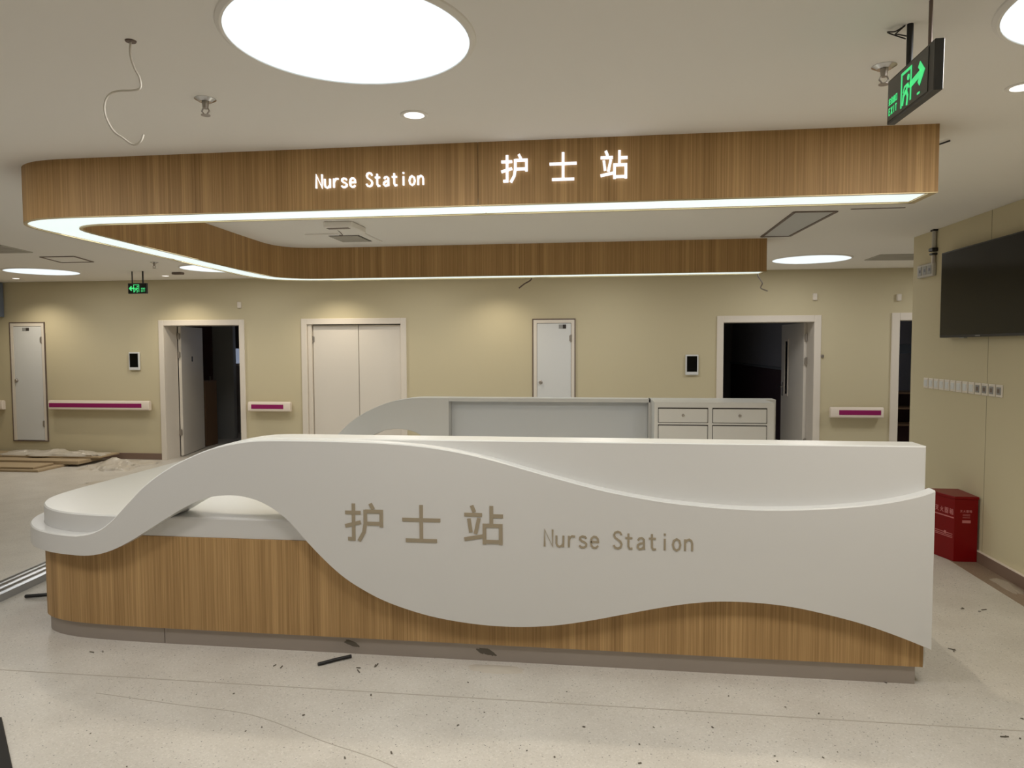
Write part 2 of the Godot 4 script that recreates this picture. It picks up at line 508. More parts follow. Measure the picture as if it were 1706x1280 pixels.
func room() -> void:
	var fl := structure("floor", bx(Vector3(-10.6, -0.2, -18.2), Vector3(6.2, 0, 3.7)), M.floor, "pale beige speckled terrazzo floor with dust and scuffs", "floor")
	put("border_strip", bx(Vector3(2.632, 0, -7.14), Vector3(2.83, 0.0015, 3.5)), M.border, fl)
	var seam := MB.new()
	box(seam, Vector3(-10.4, 0, -3.262), Vector3(2.63, 0.0012, -3.256))
	put("divider_strip", seam, M.crack, fl)
	var ck := MB.new()
	var cp := smooth2([Vector2(-2.415, -3.089), Vector2(-1.946, -3.03), Vector2(-1.569, -2.983), Vector2(-1.163, -2.814), Vector2(-.838, -2.683), Vector2(-.5, -2.45)], 6)
	stroke(ck, cp, 0.004, 0, 0.001, PLAN)
	put("crack", ck, M.crack, fl)
	structure("ceiling", bx(Vector3(-10.6, HC, -10.2), Vector3(6.2, HC + 0.2, 3.7)), M.ceiling, "plain white plasterboard ceiling", "ceiling")
	# back wall with its door openings: [x0, x1, top]
	var mb := MB.new()
	var open := [[-6.435, -5.239, 1.993], [-4.239, -2.836, 1.995], [1.546, 2.719, 1.978], [3.746, 4.85, 1.99]]
	var x := -10.6
	for o in open:
		box(mb, Vector3(x, 0, ZB - 0.2), Vector3(o[0], HC, ZB))
		box(mb, Vector3(o[0], o[2], ZB - 0.2), Vector3(o[1], HC, ZB))
		x = o[1]
	box(mb, Vector3(x, 0, ZB - 0.2), Vector3(6.2, HC, ZB))
	structure("wall_back", mb, M.wall, "long cream yellow wall behind the nurse station", "wall")
	var rw := structure("wall_right", bx(Vector3(2.83, 0, -7.14), Vector3(3.05, HC, 3.5), 0.002), M.wall, "cream yellow wall that carries the television", "wall")
	put("panel_joint", bx(Vector3(2.8285, 0.09, -5.782), Vector3(2.8302, HC, -5.778)), M.border_line, rw)
	structure("wall_left", bx(Vector3(-10.6, 0, ZB), Vector3(-10.4, HC, 3.5)), M.wall, "cream yellow wall at the far left end", "wall")
	structure("wall_front", bx(Vector3(-10.4, 0, 3.5), Vector3(6.2, HC, 3.7)), M.wall, "cream yellow wall opposite the nurse station", "wall")
	structure("wall_corridor", bx(Vector3(6.0, 0, ZB), Vector3(6.2, HC, 3.5)), M.wall, "cream yellow wall at the end of the side corridor", "wall")
	var b := structure("baseboard_right", bx(Vector3(2.812, 0, -7.14), Vector3(2.83, 0.085, 3.5)), M.base, "brown stone baseboard under the television wall", "baseboard")
	put("top_edge", bx(Vector3(2.811, 0.085, -7.14), Vector3(2.83, 0.092, 3.5)), M.rail, b)
	var bb := MB.new()
	x = -10.4
	for o in [[-6.5, -5.17], [-4.31, -2.766], [1.468, 2.792], [3.657, 4.92]]:
		box(bb, Vector3(x, 0, ZB), Vector3(o[0], 0.092, ZB + 0.015), 0.003)
		x = o[1]
	structure("baseboard_back", bb, M.base, "low brown baseboard along the cream back wall", "baseboard")
	# dark rooms behind the open doors
	hollow("wall_ward", Vector3(-8.2, 0, -13.2), Vector3(-4.6, HC, ZB - 0.2), "dim walls of the room behind the open door at the handrails", "back", -7.4, -5.3)
	hollow("wall_office", Vector3(0.6, 0, -18.0), Vector3(3.05, HC, ZB - 0.2), "dim walls of the long room behind the door with the glass slot", "left", -14.6, -12.6)
	hollow("wall_store", Vector3(3.3, 0, -14.0), Vector3(6.0, HC, ZB - 0.2), "dim walls of the room beyond the television wall", "right", -13.0, -11.0)

func hollow(called: String, lo: Vector3, hi: Vector3, label: String, side: String, w0: float, w1: float) -> void:
	var mb := MB.new()
	var y0 := 1.3 if side == "back" else .6
	var y1 := 2.2
	if side != "right": box(mb, Vector3(hi.x, 0, lo.z - .1), Vector3(hi.x + .1, HC, hi.z))
	else: box(mb, Vector3(lo.x - .1, 0, lo.z - .1), Vector3(lo.x, HC, hi.z))
	var g := MB.new()
	var f := MB.new()
	if side == "back":
		box(mb, Vector3(lo.x - .1, 0, lo.z - .1), Vector3(lo.x, HC, hi.z))
		for r in [[lo.x, 0, w0, HC], [w1, 0, hi.x, HC], [w0, 0, w1, y0], [w0, y1, w1, HC]]:
			box(mb, Vector3(r[0], r[1], lo.z - .1), Vector3(r[2], r[3], lo.z))
		box(g, Vector3(w0, y0, lo.z - .06), Vector3(w1, y1, lo.z - .054))
		for r in [[w0, y0, w0 + .05, y1], [w1 - .05, y0, w1, y1], [w0 + .05, y0, w1 - .05, y0 + .05], [w0 + .05, y1 - .05, w1 - .05, y1]]:
			box(f, Vector3(r[0], r[1], lo.z - .08), Vector3(r[2], r[3], lo.z - .03))
	else:
		box(mb, Vector3(lo.x, 0, lo.z - .1), Vector3(hi.x, HC, lo.z))
		var X := lo.x - .1 if side == "left" else hi.x
		for r in [[lo.z, 0, w0, HC], [w1, 0, hi.z, HC], [w0, 0, w1, y0], [w0, y1, w1, HC]]:
			box(mb, Vector3(X, r[1], r[0]), Vector3(X + .1, r[3], r[2]))
		box(g, Vector3(X + .04, y0, w0), Vector3(X + .046, y1, w1))
		for r in [[w0, y0, w0 + .05, y1], [w1 - .05, y0, w1, y1], [w0 + .05, y0, w1 - .05, y0 + .05], [w0 + .05, y1 - .05, w1 - .05, y1]]:
			box(f, Vector3(X + .02, r[1], r[0]), Vector3(X + .07, r[3], r[2]))
	var o := structure(called, mb, M.room, label, "wall")
	put("room_ceiling", bx(Vector3(lo.x - .1, HC, lo.z - .1), Vector3(hi.x + .1, HC + .1, hi.z)), M.room, o)
	windows += 1
	var w := thing("window_%d" % windows, ["", "dusk window of the dim room behind the handrails", "dusk window of the dim long room behind the drawers", "dusk window of the room beyond the television wall"][windows], "window", Vector3((lo.x + hi.x) / 2, y0, lo.z), "", "structure")
	put("window_frame", f, M.frame, w)
	put("pane", g, M.glass, w)

func casing(parent: Node3D, x0: float, x1: float, top: float, w: float, deep := 0.2) -> void:      # a door frame round an opening
	var mb := MB.new()
	var f := 0.022
	box(mb, Vector3(x0 - w, 0, ZB - .01), Vector3(x0 + .012, top + w, ZB + f), .004)
	box(mb, Vector3(x1 - .012, 0, ZB - .01), Vector3(x1 + w, top + w, ZB + f), .004)
	box(mb, Vector3(x0 + .012, top - .012, ZB - .01), Vector3(x1 - .012, top + w, ZB + f), .004)
	box(mb, Vector3(x0 - .01, 0, ZB - deep - .02), Vector3(x0 + .012, top, ZB - .01))
	box(mb, Vector3(x1 - .012, 0, ZB - deep - .02), Vector3(x1 + .01, top, ZB - .01))
	box(mb, Vector3(x0 + .012, top - .012, ZB - deep - .02), Vector3(x1 - .012, top + .01, ZB - .01))
	put("frame", mb, M.frame, parent)

func hinge(parent: Node3D, at: Vector3) -> void:
	var mb := MB.new()
	lathe(mb, [Vector2(0, 0), Vector2(.011, 0), Vector2(.011, .1), Vector2(0, .1)], 10, Transform3D(Basis.IDENTITY, at))
	box(mb, at + Vector3(-.026, .01, -.006), at + Vector3(.026, .09, -.002))
	put("hinge", mb, M.steel, parent)

func service_door(called: String, label: String, x0: float, y0: float, x1: float, y1: float, knob: Vector2, sign_: Rect2) -> void:
	var d := thing(called, label, "door", Vector3((x0 + x1) / 2, y0, ZB), "", "structure")
	var t := MB.new()
	for r in [[x0, y0, x0 + .014, y1], [x1 - .014, y0, x1, y1], [x0 + .014, y1 - .016, x1 - .014, y1], [x0 + .014, y0, x1 - .014, y0 + .016]]:
		box(t, Vector3(r[0], r[1], ZB), Vector3(r[2], r[3], ZB + .02), .002)
	put("edge_trim", t, M.dark_trim, d)
	var f := MB.new()
	for r in [[x0 + .014, y0 + .016, x0 + .062, y1 - .016], [x1 - .058, y0 + .016, x1 - .014, y1 - .016], [x0 + .062, y1 - .062, x1 - .058, y1 - .016]]:
		box(f, Vector3(r[0], r[1], ZB), Vector3(r[2], r[3], ZB + .016), .002)
	put("frame", f, M.frame, d)
	put("gap", bx(Vector3(x0 + .06, y0 + .014, ZB), Vector3(x1 - .056, y1 - .06, ZB + .003)), M.gap, d)
	put("leaf", bx(Vector3(x0 + .066, y0 + .02, ZB + .002), Vector3(x1 - .063, y1 - .068, ZB + .014), .002), M.door_cool, d)
	var k := MB.new()
	lathe(k, [Vector2(.0, .03), Vector2(.014, .03), Vector2(.022, .022), Vector2(.022, .008), Vector2(.027, .004), Vector2(.027, 0)], 16, Transform3D(Basis(Vector3(1, 0, 0), PI / 2), Vector3(knob.x, knob.y, ZB + .012)))
	put("knob", k, M.steel, d)
	var s := put("door_plate", bx(Vector3(sign_.position.x, sign_.position.y, ZB + .013), Vector3(sign_.end.x, sign_.end.y, ZB + .018)), M.grey, d)
	put("dark_half", bx(Vector3(sign_.position.x + sign_.size.x * .55, sign_.position.y, ZB + .0175), Vector3(sign_.end.x, sign_.end.y, ZB + .019)), M.gap, s)
	hinge(d, Vector3(x1 - .06, y1 - .32, ZB + .016))
	hinge(d, Vector3(x1 - .06, y0 + .22, ZB + .016))

func leaf_in(d: Node3D, hx: float, hz: float, width: float, top: float, ang: float, m: Material) -> MeshInstance3D:      # a leaf hung at (hx, hz); ang turns it from +x about y
	var xf := Transform3D(Basis(Vector3.UP, ang), Vector3(hx, 0, hz))
	return put("leaf", bx(Vector3(0, .01, -.021), Vector3(width, top, .021), .003, xf), m, d)

func doors() -> void:
	service_door("door_1", "narrow white service door beside the low pile of boards", -8.93, .245, -8.343, 2.05, Vector2(-8.835, 1.171), Rect2(-8.71, 1.92, .11, .045))
	service_door("door_4", "narrow white service door behind the middle of the desk", -.989, .245, -.399, 2.037, Vector2(-.875, 1.166), Rect2(-.627, 1.90, .1, .055))
	# open door by the exit sign
	var d := thing("door_2", "open white door between two short handrails under the exit sign", "door", Vector3(-5.84, 0, ZB), "", "structure")
	casing(d, -6.435, -5.239, 1.993, .068, .3)
	var lf := leaf_in(d, -6.392, ZB - .328, .92, 1.98, PI / 2 + .2, M.door)
	put("peephole", bx(Vector3(.42, 1.44, -.026), Vector3(.46, 1.52, .026), 0, Transform3D(Basis(Vector3.UP, PI / 2 + .2), Vector3(-6.392, 0, ZB - .328))), M.black, lf)
	for y in [1.78, 1.5, .32]:
		hinge(d, Vector3(-6.395, y, ZB - .305))
	# double door
	d = thing("door_3", "closed white double door left of the rear counter", "door", Vector3(-3.54, 0, ZB), "", "structure")
	casing(d, -4.239, -2.836, 1.995, .07)
	put("jamb_strip", bx(Vector3(-4.225, 0, ZB - .08), Vector3(-4.168, 1.985, ZB - .01), .003), M.frame, d)
	put("gap", bx(Vector3(-4.2, 0, ZB - .16), Vector3(-2.84, 1.983, ZB - .1)), M.gap, d)
	put("leaf", bx(Vector3(-4.16, .01, ZB - .1), Vector3(-3.487, 1.97, ZB - .05), .004), M.door, d)
	put("leaf", bx(Vector3(-3.479, .01, ZB - .1), Vector3(-2.845, 1.97, ZB - .052), .004), M.door, d)
	for y in [1.72, .3]:
		hinge(d, Vector3(-4.163, y, ZB - .045))
	# open door with a glass slot
	d = thing("door_5", "open white door with glass slot and lever handle behind the drawers", "door", Vector3(2.13, 0, ZB), "", "structure")
	casing(d, 1.546, 2.719, 1.978, .075, .3)
	var ang := PI - (PI / 2 - .09)
	lf = leaf_in(d, 2.69, ZB - .33, .9, 1.965, ang, M.door)
	var xf := Transform3D(Basis(Vector3.UP, ang), Vector3(2.69, 0, ZB - .33))
	for s in [-1.0, 1.0]:
		var zz: float = s * .022
		put("glass_slot", bx(Vector3(.63, .96, zz - .002), Vector3(.72, 1.72, zz + .002), 0, xf), M.screen, lf)
		var fr := MB.new()
		for r in [[.6, .93, .63, 1.75], [.72, .93, .75, 1.75], [.63, .93, .72, .96], [.63, 1.72, .72, 1.75]]:
			box(fr, Vector3(r[0], r[1], zz - .006), Vector3(r[2], r[3], zz + .006), .002, xf)
		put("slot_frame", fr, M.frame, lf)
		var h := MB.new()
		box(h, Vector3(.81, .92, zz - .005), Vector3(.85, 1.12, zz + .005), .003, xf)
		tube(h, PackedVector3Array([xf * Vector3(.83, 1.06, zz), xf * Vector3(.83, 1.06, zz + s * .05), xf * Vector3(.72, 1.06, zz + s * .055)]), .009)
		put("handle", h, M.chrome, lf)
	for y in [1.72, 1.4, .3]:
		hinge(d, Vector3(2.695, y, ZB - .29))
	d = thing("door_6", "white door frame partly hidden by the television wall", "door", Vector3(4.3, 0, ZB), "", "structure")
	casing(d, 3.746, 4.85, 1.99, .085, .3)
	# what shows inside the dark rooms
	var w := thing("wardrobe", "dark wardrobe with a pale side post in the room behind the open door", "wardrobe", Vector3(-7, 0, -12.9))
	put("body", bx(Vector3(-7.6, 0, -12.9), Vector3(-7.09, 2.1, -12.3), .004), M.purple, w)
	put("post", bx(Vector3(-7.08, 0, -12.4), Vector3(-6.68, 2.2, -12.3), .004), M.grey, w)
	put("knob", bx(Vector3(-7.14, 1.05, -12.3), Vector3(-7.11, 1.14, -12.27), .004), M.steel, w)
	put("lower_door", bx(Vector3(-7.58, .05, -12.31), Vector3(-7.1, 1.0, -12.285), .004), M.bluegrey, w)
	var cb := single("bedside_cabinet", bx(Vector3(-6.95, 0, -11.62), Vector3(-6.62, 1.1, -11.25), .01), M.brown, "low brown cabinet beside the open door leaf", "cabinet")
	single("window_blind", bx(Vector3(-7.44, 1.64, -13.19), Vector3(-6.85, 2.24, -13.15), .004), M.roomfloor, "grey blind over the window behind the open door at the handrails", "blind")
	var dado := thing("trim_1", "dark wainscot with pale dado rail in the dim long room", "wainscot", Vector3(3, 0, -14), "", "structure")
	put("wainscot_panel", bx(Vector3(3.02, 0, -17.98), Vector3(3.05, 1.24, ZB - .25)), M.purple, dado)
	put("dado_rail", bx(Vector3(3.0, 1.24, -17.98), Vector3(3.05, 1.28, ZB - .25), .004), M.grey, dado)
	single("tall_cupboard", bx(Vector3(2.2, 0, -17.6), Vector3(2.55, 2.2, -17.0), .004), M.purple, "dark tall cupboard deep inside the dim room behind the drawers", "cupboard")
	single("wall_cabinet", bx(Vector3(4.3, 1.53, -11.9), Vector3(5.4, 1.67, -11.6), .006), M.bluegrey, "pale blue box on the wall of the room past the television wall", "cabinet")
	var sh := thing("storage_shelf", "dark shelf unit with a blue tray seen past the television wall", "shelf", Vector3(4.5, 0, -11.5))
	put("back_panel", bx(Vector3(4.1, 0, -11.9), Vector3(5.4, .95, -11.86)), M.purple, sh)
	for y in [.45, .7, .93]:
		put("shelf", bx(Vector3(4.1, y, -11.86), Vector3(5.4, y + .025, -11.4), .003), M.brown, sh)

# ---------------------------------------------------------------- desk
var TOPV := [Vector2(1.545, .968), Vector2(1.47, .94), Vector2(1.337, .908), Vector2(1.174, .884), Vector2(.983, .867), Vector2(.788, .859), Vector2(.618, .861), Vector2(.418, .874), Vector2(.244, .893), Vector2(.008, .933), Vector2(-.201, .983), Vector2(-.383, 1.031), Vector2(-.566, 1.08), Vector2(-.752, 1.119), Vector2(-.94, 1.145), Vector2(-1.131, 1.158), Vector2(-1.325, 1.163), Vector2(-1.586, 1.165), Vector2(-1.786, 1.163), Vector2(-1.921, 1.15), Vector2(-2.092, 1.112), Vector2(-2.266, 1.04), Vector2(-2.372, .981), Vector2(-2.443, .932), Vector2(-2.497, .888), Vector2(-2.57, .817), Vector2(-2.644, .741), Vector2(-2.699, .69), Vector2(-2.754, .655), Vector2(-2.809, .633), Vector2(-2.882, .619), Vector2(-2.97, .614), Vector2(-3.6, .614)]
var BOTV := [Vector2(1.545, .203), Vector2(1.405, .257), Vector2(1.241, .311), Vector2(1.075, .351), Vector2(.907, .382), Vector2(.738, .396), Vector2(.566, .395), Vector2(.422, .379), Vector2(.276, .351), Vector2(.1, .31), Vector2(-.08, .268), Vector2(-.262, .235), Vector2(-.446, .22), Vector2(-.633, .223), Vector2(-.822, .243), Vector2(-.981, .276), Vector2(-1.142, .327), Vector2(-1.271, .389), Vector2(-1.368, .45), Vector2(-1.466, .534), Vector2(-1.564, .632), Vector2(-1.629, .704), Vector2(-1.694, .764), Vector2(-1.76, .807), Vector2(-1.827, .838), Vector2(-1.911, .859), Vector2(-1.996, .864), Vector2(-2.099, .852), Vector2(-2.168, .83), Vector2(-2.273, .778), Vector2(-2.38, .713), Vector2(-2.487, .647), Vector2(-2.596, .584), Vector2(-2.686, .541), Vector2(-2.759, .519), Vector2(-2.813, .509), Vector2(-2.886, .504), Vector2(-2.97, .504), Vector2(-3.6, .504)]

func at_x(t: PackedVector2Array, x: float) -> float:      # x falls along the table
	for i in t.size() - 1:
		if x <= t[i].x and x >= t[i + 1].x:
			return lerpf(t[i].y, t[i + 1].y, inverse_lerp(t[i].x, t[i + 1].x, x))
	return t[0].y if x > t[0].x else t[t.size() - 1].y

func mirrored(p: PackedVector2Array) -> PackedVector2Array:      # the front half of a plan line, then its mirror image towards the rear
	var o := PackedVector2Array(p)
	for i in range(p.size() - 1, -1, -1):
		o.append(Vector2(p[i].x, ZM - p[i].y))
	return o

func desk() -> void:
	var d := thing("nurse_station_desk", "white wave-fronted nurse station desk with wood base and lettering", "desk", Vector3(-1, 0, -5.28))
	var top := smooth2(TOPV, 4)
	var bot := smooth2(BOTV, 4)
	# the white ribbon: one band that runs along the front, round the left end and back along the rear
	var front := PackedVector2Array()
	var x := 1.545
	while x > -2.7:
		front.append(Vector2(x, -3.588))
		x -= .025
	front.append_array(smooth2([Vector2(-2.72, -3.588), Vector2(-2.85, -3.594), Vector2(-2.98, -3.612), Vector2(-3.1, -3.645), Vector2(-3.22, -3.70), Vector2(-3.33, -3.778), Vector2(-3.43, -3.885), Vector2(-3.505, -4.02), Vector2(-3.54, -4.16), Vector2(-3.552, -4.32), Vector2(-3.555, -4.5)], 5))
	front.append(Vector2(-3.555, -5.27))
	var line := mirrored(front)
	var inner := offset_line(line, .07)
	var soft := offset_line(line, .006)
	var mb := MB.new()
	var nv := []
	for i in line.size():
		var t := (line[mini(i + 1, line.size() - 1)] - line[maxi(i - 1, 0)]).normalized()
		nv.append(Vector3(t.y, 0, -t.x))
	for i in line.size() - 1:
		var ring := []
		for k in [i, i + 1]:
			var y1 := at_x(top, line[k].x)
			var y0 := at_x(bot, line[k].x)
			var o := line[k]; var s := soft[k]; var q := inner[k]
			ring.append([Vector3(o.x, y0, o.y), Vector3(o.x, y1 - .006, o.y), Vector3(s.x, y1, s.y), Vector3(q.x, y1, q.y), Vector3(q.x, y0, q.y)])
		var n0: Vector3 = nv[i]
		var n1: Vector3 = nv[i + 1]
		var A: Array = ring[0]
		var B: Array = ring[1]
		mb.quad(A[0], B[0], B[1], A[1], n0, n1, n1, n0)
		var b0 := (n0 + Vector3.UP).normalized()
		var b1 := (n1 + Vector3.UP).normalized()
		mb.quad(A[1], B[1], B[2], A[2], b0, b1, b1, b0)
		mb.flat(A[2], B[2], B[3], A[3], Vector3.UP)
		mb.flat(A[0], B[0], B[4], A[4], Vector3.DOWN)
		mb.quad(A[3], B[3], B[4], A[4], -n0, -n1, -n1, -n0)
		if i == 0: mb.flat(A[0], A[1], A[3], A[4], Vector3.RIGHT)
		if i == line.size() - 2: mb.flat(B[0], B[1], B[3], B[4], Vector3.RIGHT)
	var rb := put("wave_panel", mb, M.white, d)
	# low counter: U-shaped slab all round
	var plan := offset_line(line, .071)
	var slab := PackedVector2Array([Vector2(1.5, plan[0].y)])
	for p in plan:
		if p.x < 1.48: slab.append(p)
	slab.append(Vector2(1.5, ZM - plan[0].y))
	for p in [Vector2(1.5, ZM + 4.35), Vector2(-2.6, ZM + 4.35), Vector2(-2.75, ZM + 4.5), Vector2(-2.75, -4.5), Vector2(-2.6, -4.35), Vector2(1.5, -4.35)]:
		slab.append(p)
	mb = MB.new()
	prism(mb, slab, .612, .72, PLAN, 0, .007)
	put("low_counter", mb, M.white, d)
	# high counters on the slab
	var arch := PackedVector2Array()      # left part: up the arch, over the hump, down to x = -1.55
	for p in top:
		if p.x <= -1.55 and p.y > .722: arch.append(Vector2(p.x, minf(p.y + .003, 1.168)))
	arch.append(Vector2(-2.665, .72)); arch.append(Vector2(-2.372, .72))
	for i in range(bot.size() - 1, -1, -1):
		if bot[i].y > .724 and bot[i].x < -1.6: arch.append(bot[i])
	arch.append(Vector2(-1.645, .72))
	var whole := PackedVector2Array([Vector2(1.53, .72), Vector2(1.53, 1.168), Vector2(-1.5, 1.168)])
	whole.append_array(arch)
	mb = MB.new()
	prism(mb, whole, -3.83, -3.658, Transform3D.IDENTITY, .004, .005)
	put("high_counter", mb, M.white, d)
	var rc := MB.new()
	prism(rc, whole, ZM + 3.658, ZM + 3.70, Transform3D.IDENTITY, .004, 0)
	var lf := PackedVector2Array([Vector2(-1.48, .72), Vector2(-1.48, 1.168)])
	lf.append_array(arch)
	prism(rc, lf, ZM + 3.70, ZM + 3.83, Transform3D.IDENTITY, 0, .003)
	box(rc, Vector3(-1.48, 1.133, ZM + 3.70), Vector3(.42, 1.168, ZM + 3.83), .003)
	box(rc, Vector3(.40, .72, ZM + 3.70), Vector3(1.53, 1.168, ZM + 3.83), .003)
	put("rear_counter", rc, M.white, d)
	put("shelf_recess", bx(Vector3(-1.478, .722, ZM + 3.70), Vector3(.398, 1.132, ZM + 3.706)), mat(c8(222, 224, 226), .5), d)
	# wood base with a steel kick strip
	var wl := PackedVector2Array()
	wl.append(Vector2(1.532, -3.643))
	wl.append_array(smooth2([Vector2(-2.45, -3.654), Vector2(-2.75, -3.662), Vector2(-2.95, -3.676), Vector2(-3.09, -3.703), Vector2(-3.2, -3.748), Vector2(-3.275, -3.81), Vector2(-3.325, -3.9), Vector2(-3.345, -4.02), Vector2(-3.35, -4.2), Vector2(-3.35, -4.5)], 6))
	wl.append(Vector2(-3.35, -5.27))
	wl = mirrored(wl)
	mb = MB.new()
	prism(mb, band(wl, 0, .02), .093, .611, PLAN)
	put("wood_base", mb, M.wood, d)
	# front kick in two lengths with a joint
	var kl := offset_line(wl, .016)
	kl[0].x = 1.503
	kl[kl.size() - 1].x = 1.503
	var ka := PackedVector2Array()
	var kb := PackedVector2Array()
	for i in kl.size():
		if kl[i].y > -5.28 and kl[i].x > -2.42: ka.append(kl[i])
		elif kl[i].y > -5.28 or kl[i].x < -2.42: kb.append(kl[i])
	ka.append(Vector2(-2.436, -3.6705)); kb.insert(0, Vector2(-2.440, -3.6705))
	for q in [ka, kb]:
		mb = MB.new()
		prism(mb, band(q, 0, .012), 0, .095, PLAN)
		put("kick_strip", mb, M.kick, d)
	put("end_panel", bx(Vector3(1.532, .09, -4.36), Vector3(1.543, .62, -3.645), .002), M.white, d)
	put("end_panel", bx(Vector3(1.532, .09, ZM + 3.645), Vector3(1.543, .62, ZM + 4.36), .002), M.white, d)
	# plain inner faces towards the staff side
	mb = MB.new()
	box(mb, Vector3(-2.9, .0, -4.22), Vector3(1.49, .612, -4.2))
	box(mb, Vector3(-2.9, .0, ZM + 4.2), Vector3(1.49, .612, ZM + 4.22))
	box(mb, Vector3(-2.92, .0, ZM + 4.2), Vector3(-2.9, .612, -4.2))
	put("inner_panel", mb, M.white, d)
	# drawer cabinet built onto the rear counter
	var cab := put("drawer_unit", bx(Vector3(.425, .72, ZM + 3.83), Vector3(1.435, 1.168, -6.347), .004), M.white, d)
	for k in 2:
		var x0: float = [.458, .918][k]
		var x1: float = [.882, 1.372][k]
		put("gap", bx(Vector3(x0, .99, -6.35), Vector3(x1, 1.122, -6.345)), M.gap, cab)
		put("drawer", bx(Vector3(x0 + .005, .994, -6.35), Vector3(x1 - .005, 1.112, -6.338), .004), M.white, cab)
		put("gap", bx(Vector3(x0, .722, -6.35), Vector3(x1, .974, -6.345)), M.gap, cab)
		put("cabinet_door", bx(Vector3(x0 + .005, .722, -6.35), Vector3(x1 - .005, .966, -6.338), .004), M.white, cab)
		var kn := MB.new()
		lathe(kn, [Vector2(0, .02), Vector2(.008, .02), Vector2(.012, .012), Vector2(.012, .0)], 12, Transform3D(Basis(Vector3(1, 0, 0), PI / 2), Vector3((x0 + x1) / 2, 1.057, -6.338)))
		put("lock", kn, M.steel, cab)
	lettering(d, M.letter, [["护", -1.352, .635, .217, .21], ["士", -1.045, .637, .213, .207], ["站", -.718, .638, .212, .21]], -3.588, .003, .019, .0095, "Nurse Station", -.305, .0576, .643, .087)
	# dark scuffs on the kick strip
	for s in [[-1.355, .056, .042, .016], [-1.33, .05, .025, .01], [-.615, .05, .045, .02], [-.59, .045, .03, .014], [-.65, .05, .02, .01]]:
		var c := MB.new()
		var blot := PackedVector2Array()
		for i in 14:
			var a := TAU * i / 14
			blot.append(Vector2(s[0], s[1]) + Vector2(cos(a) * s[2], sin(a) * s[3] - cos(a) * .012) * rng.randf_range(.7, 1.1))
		prism(c, blot, -3.6715 + (s[0] + 2.436) * .0027, -3.6697 + (s[0] + 2.436) * .0027)
		put("scuff", c, M.scuff, d)

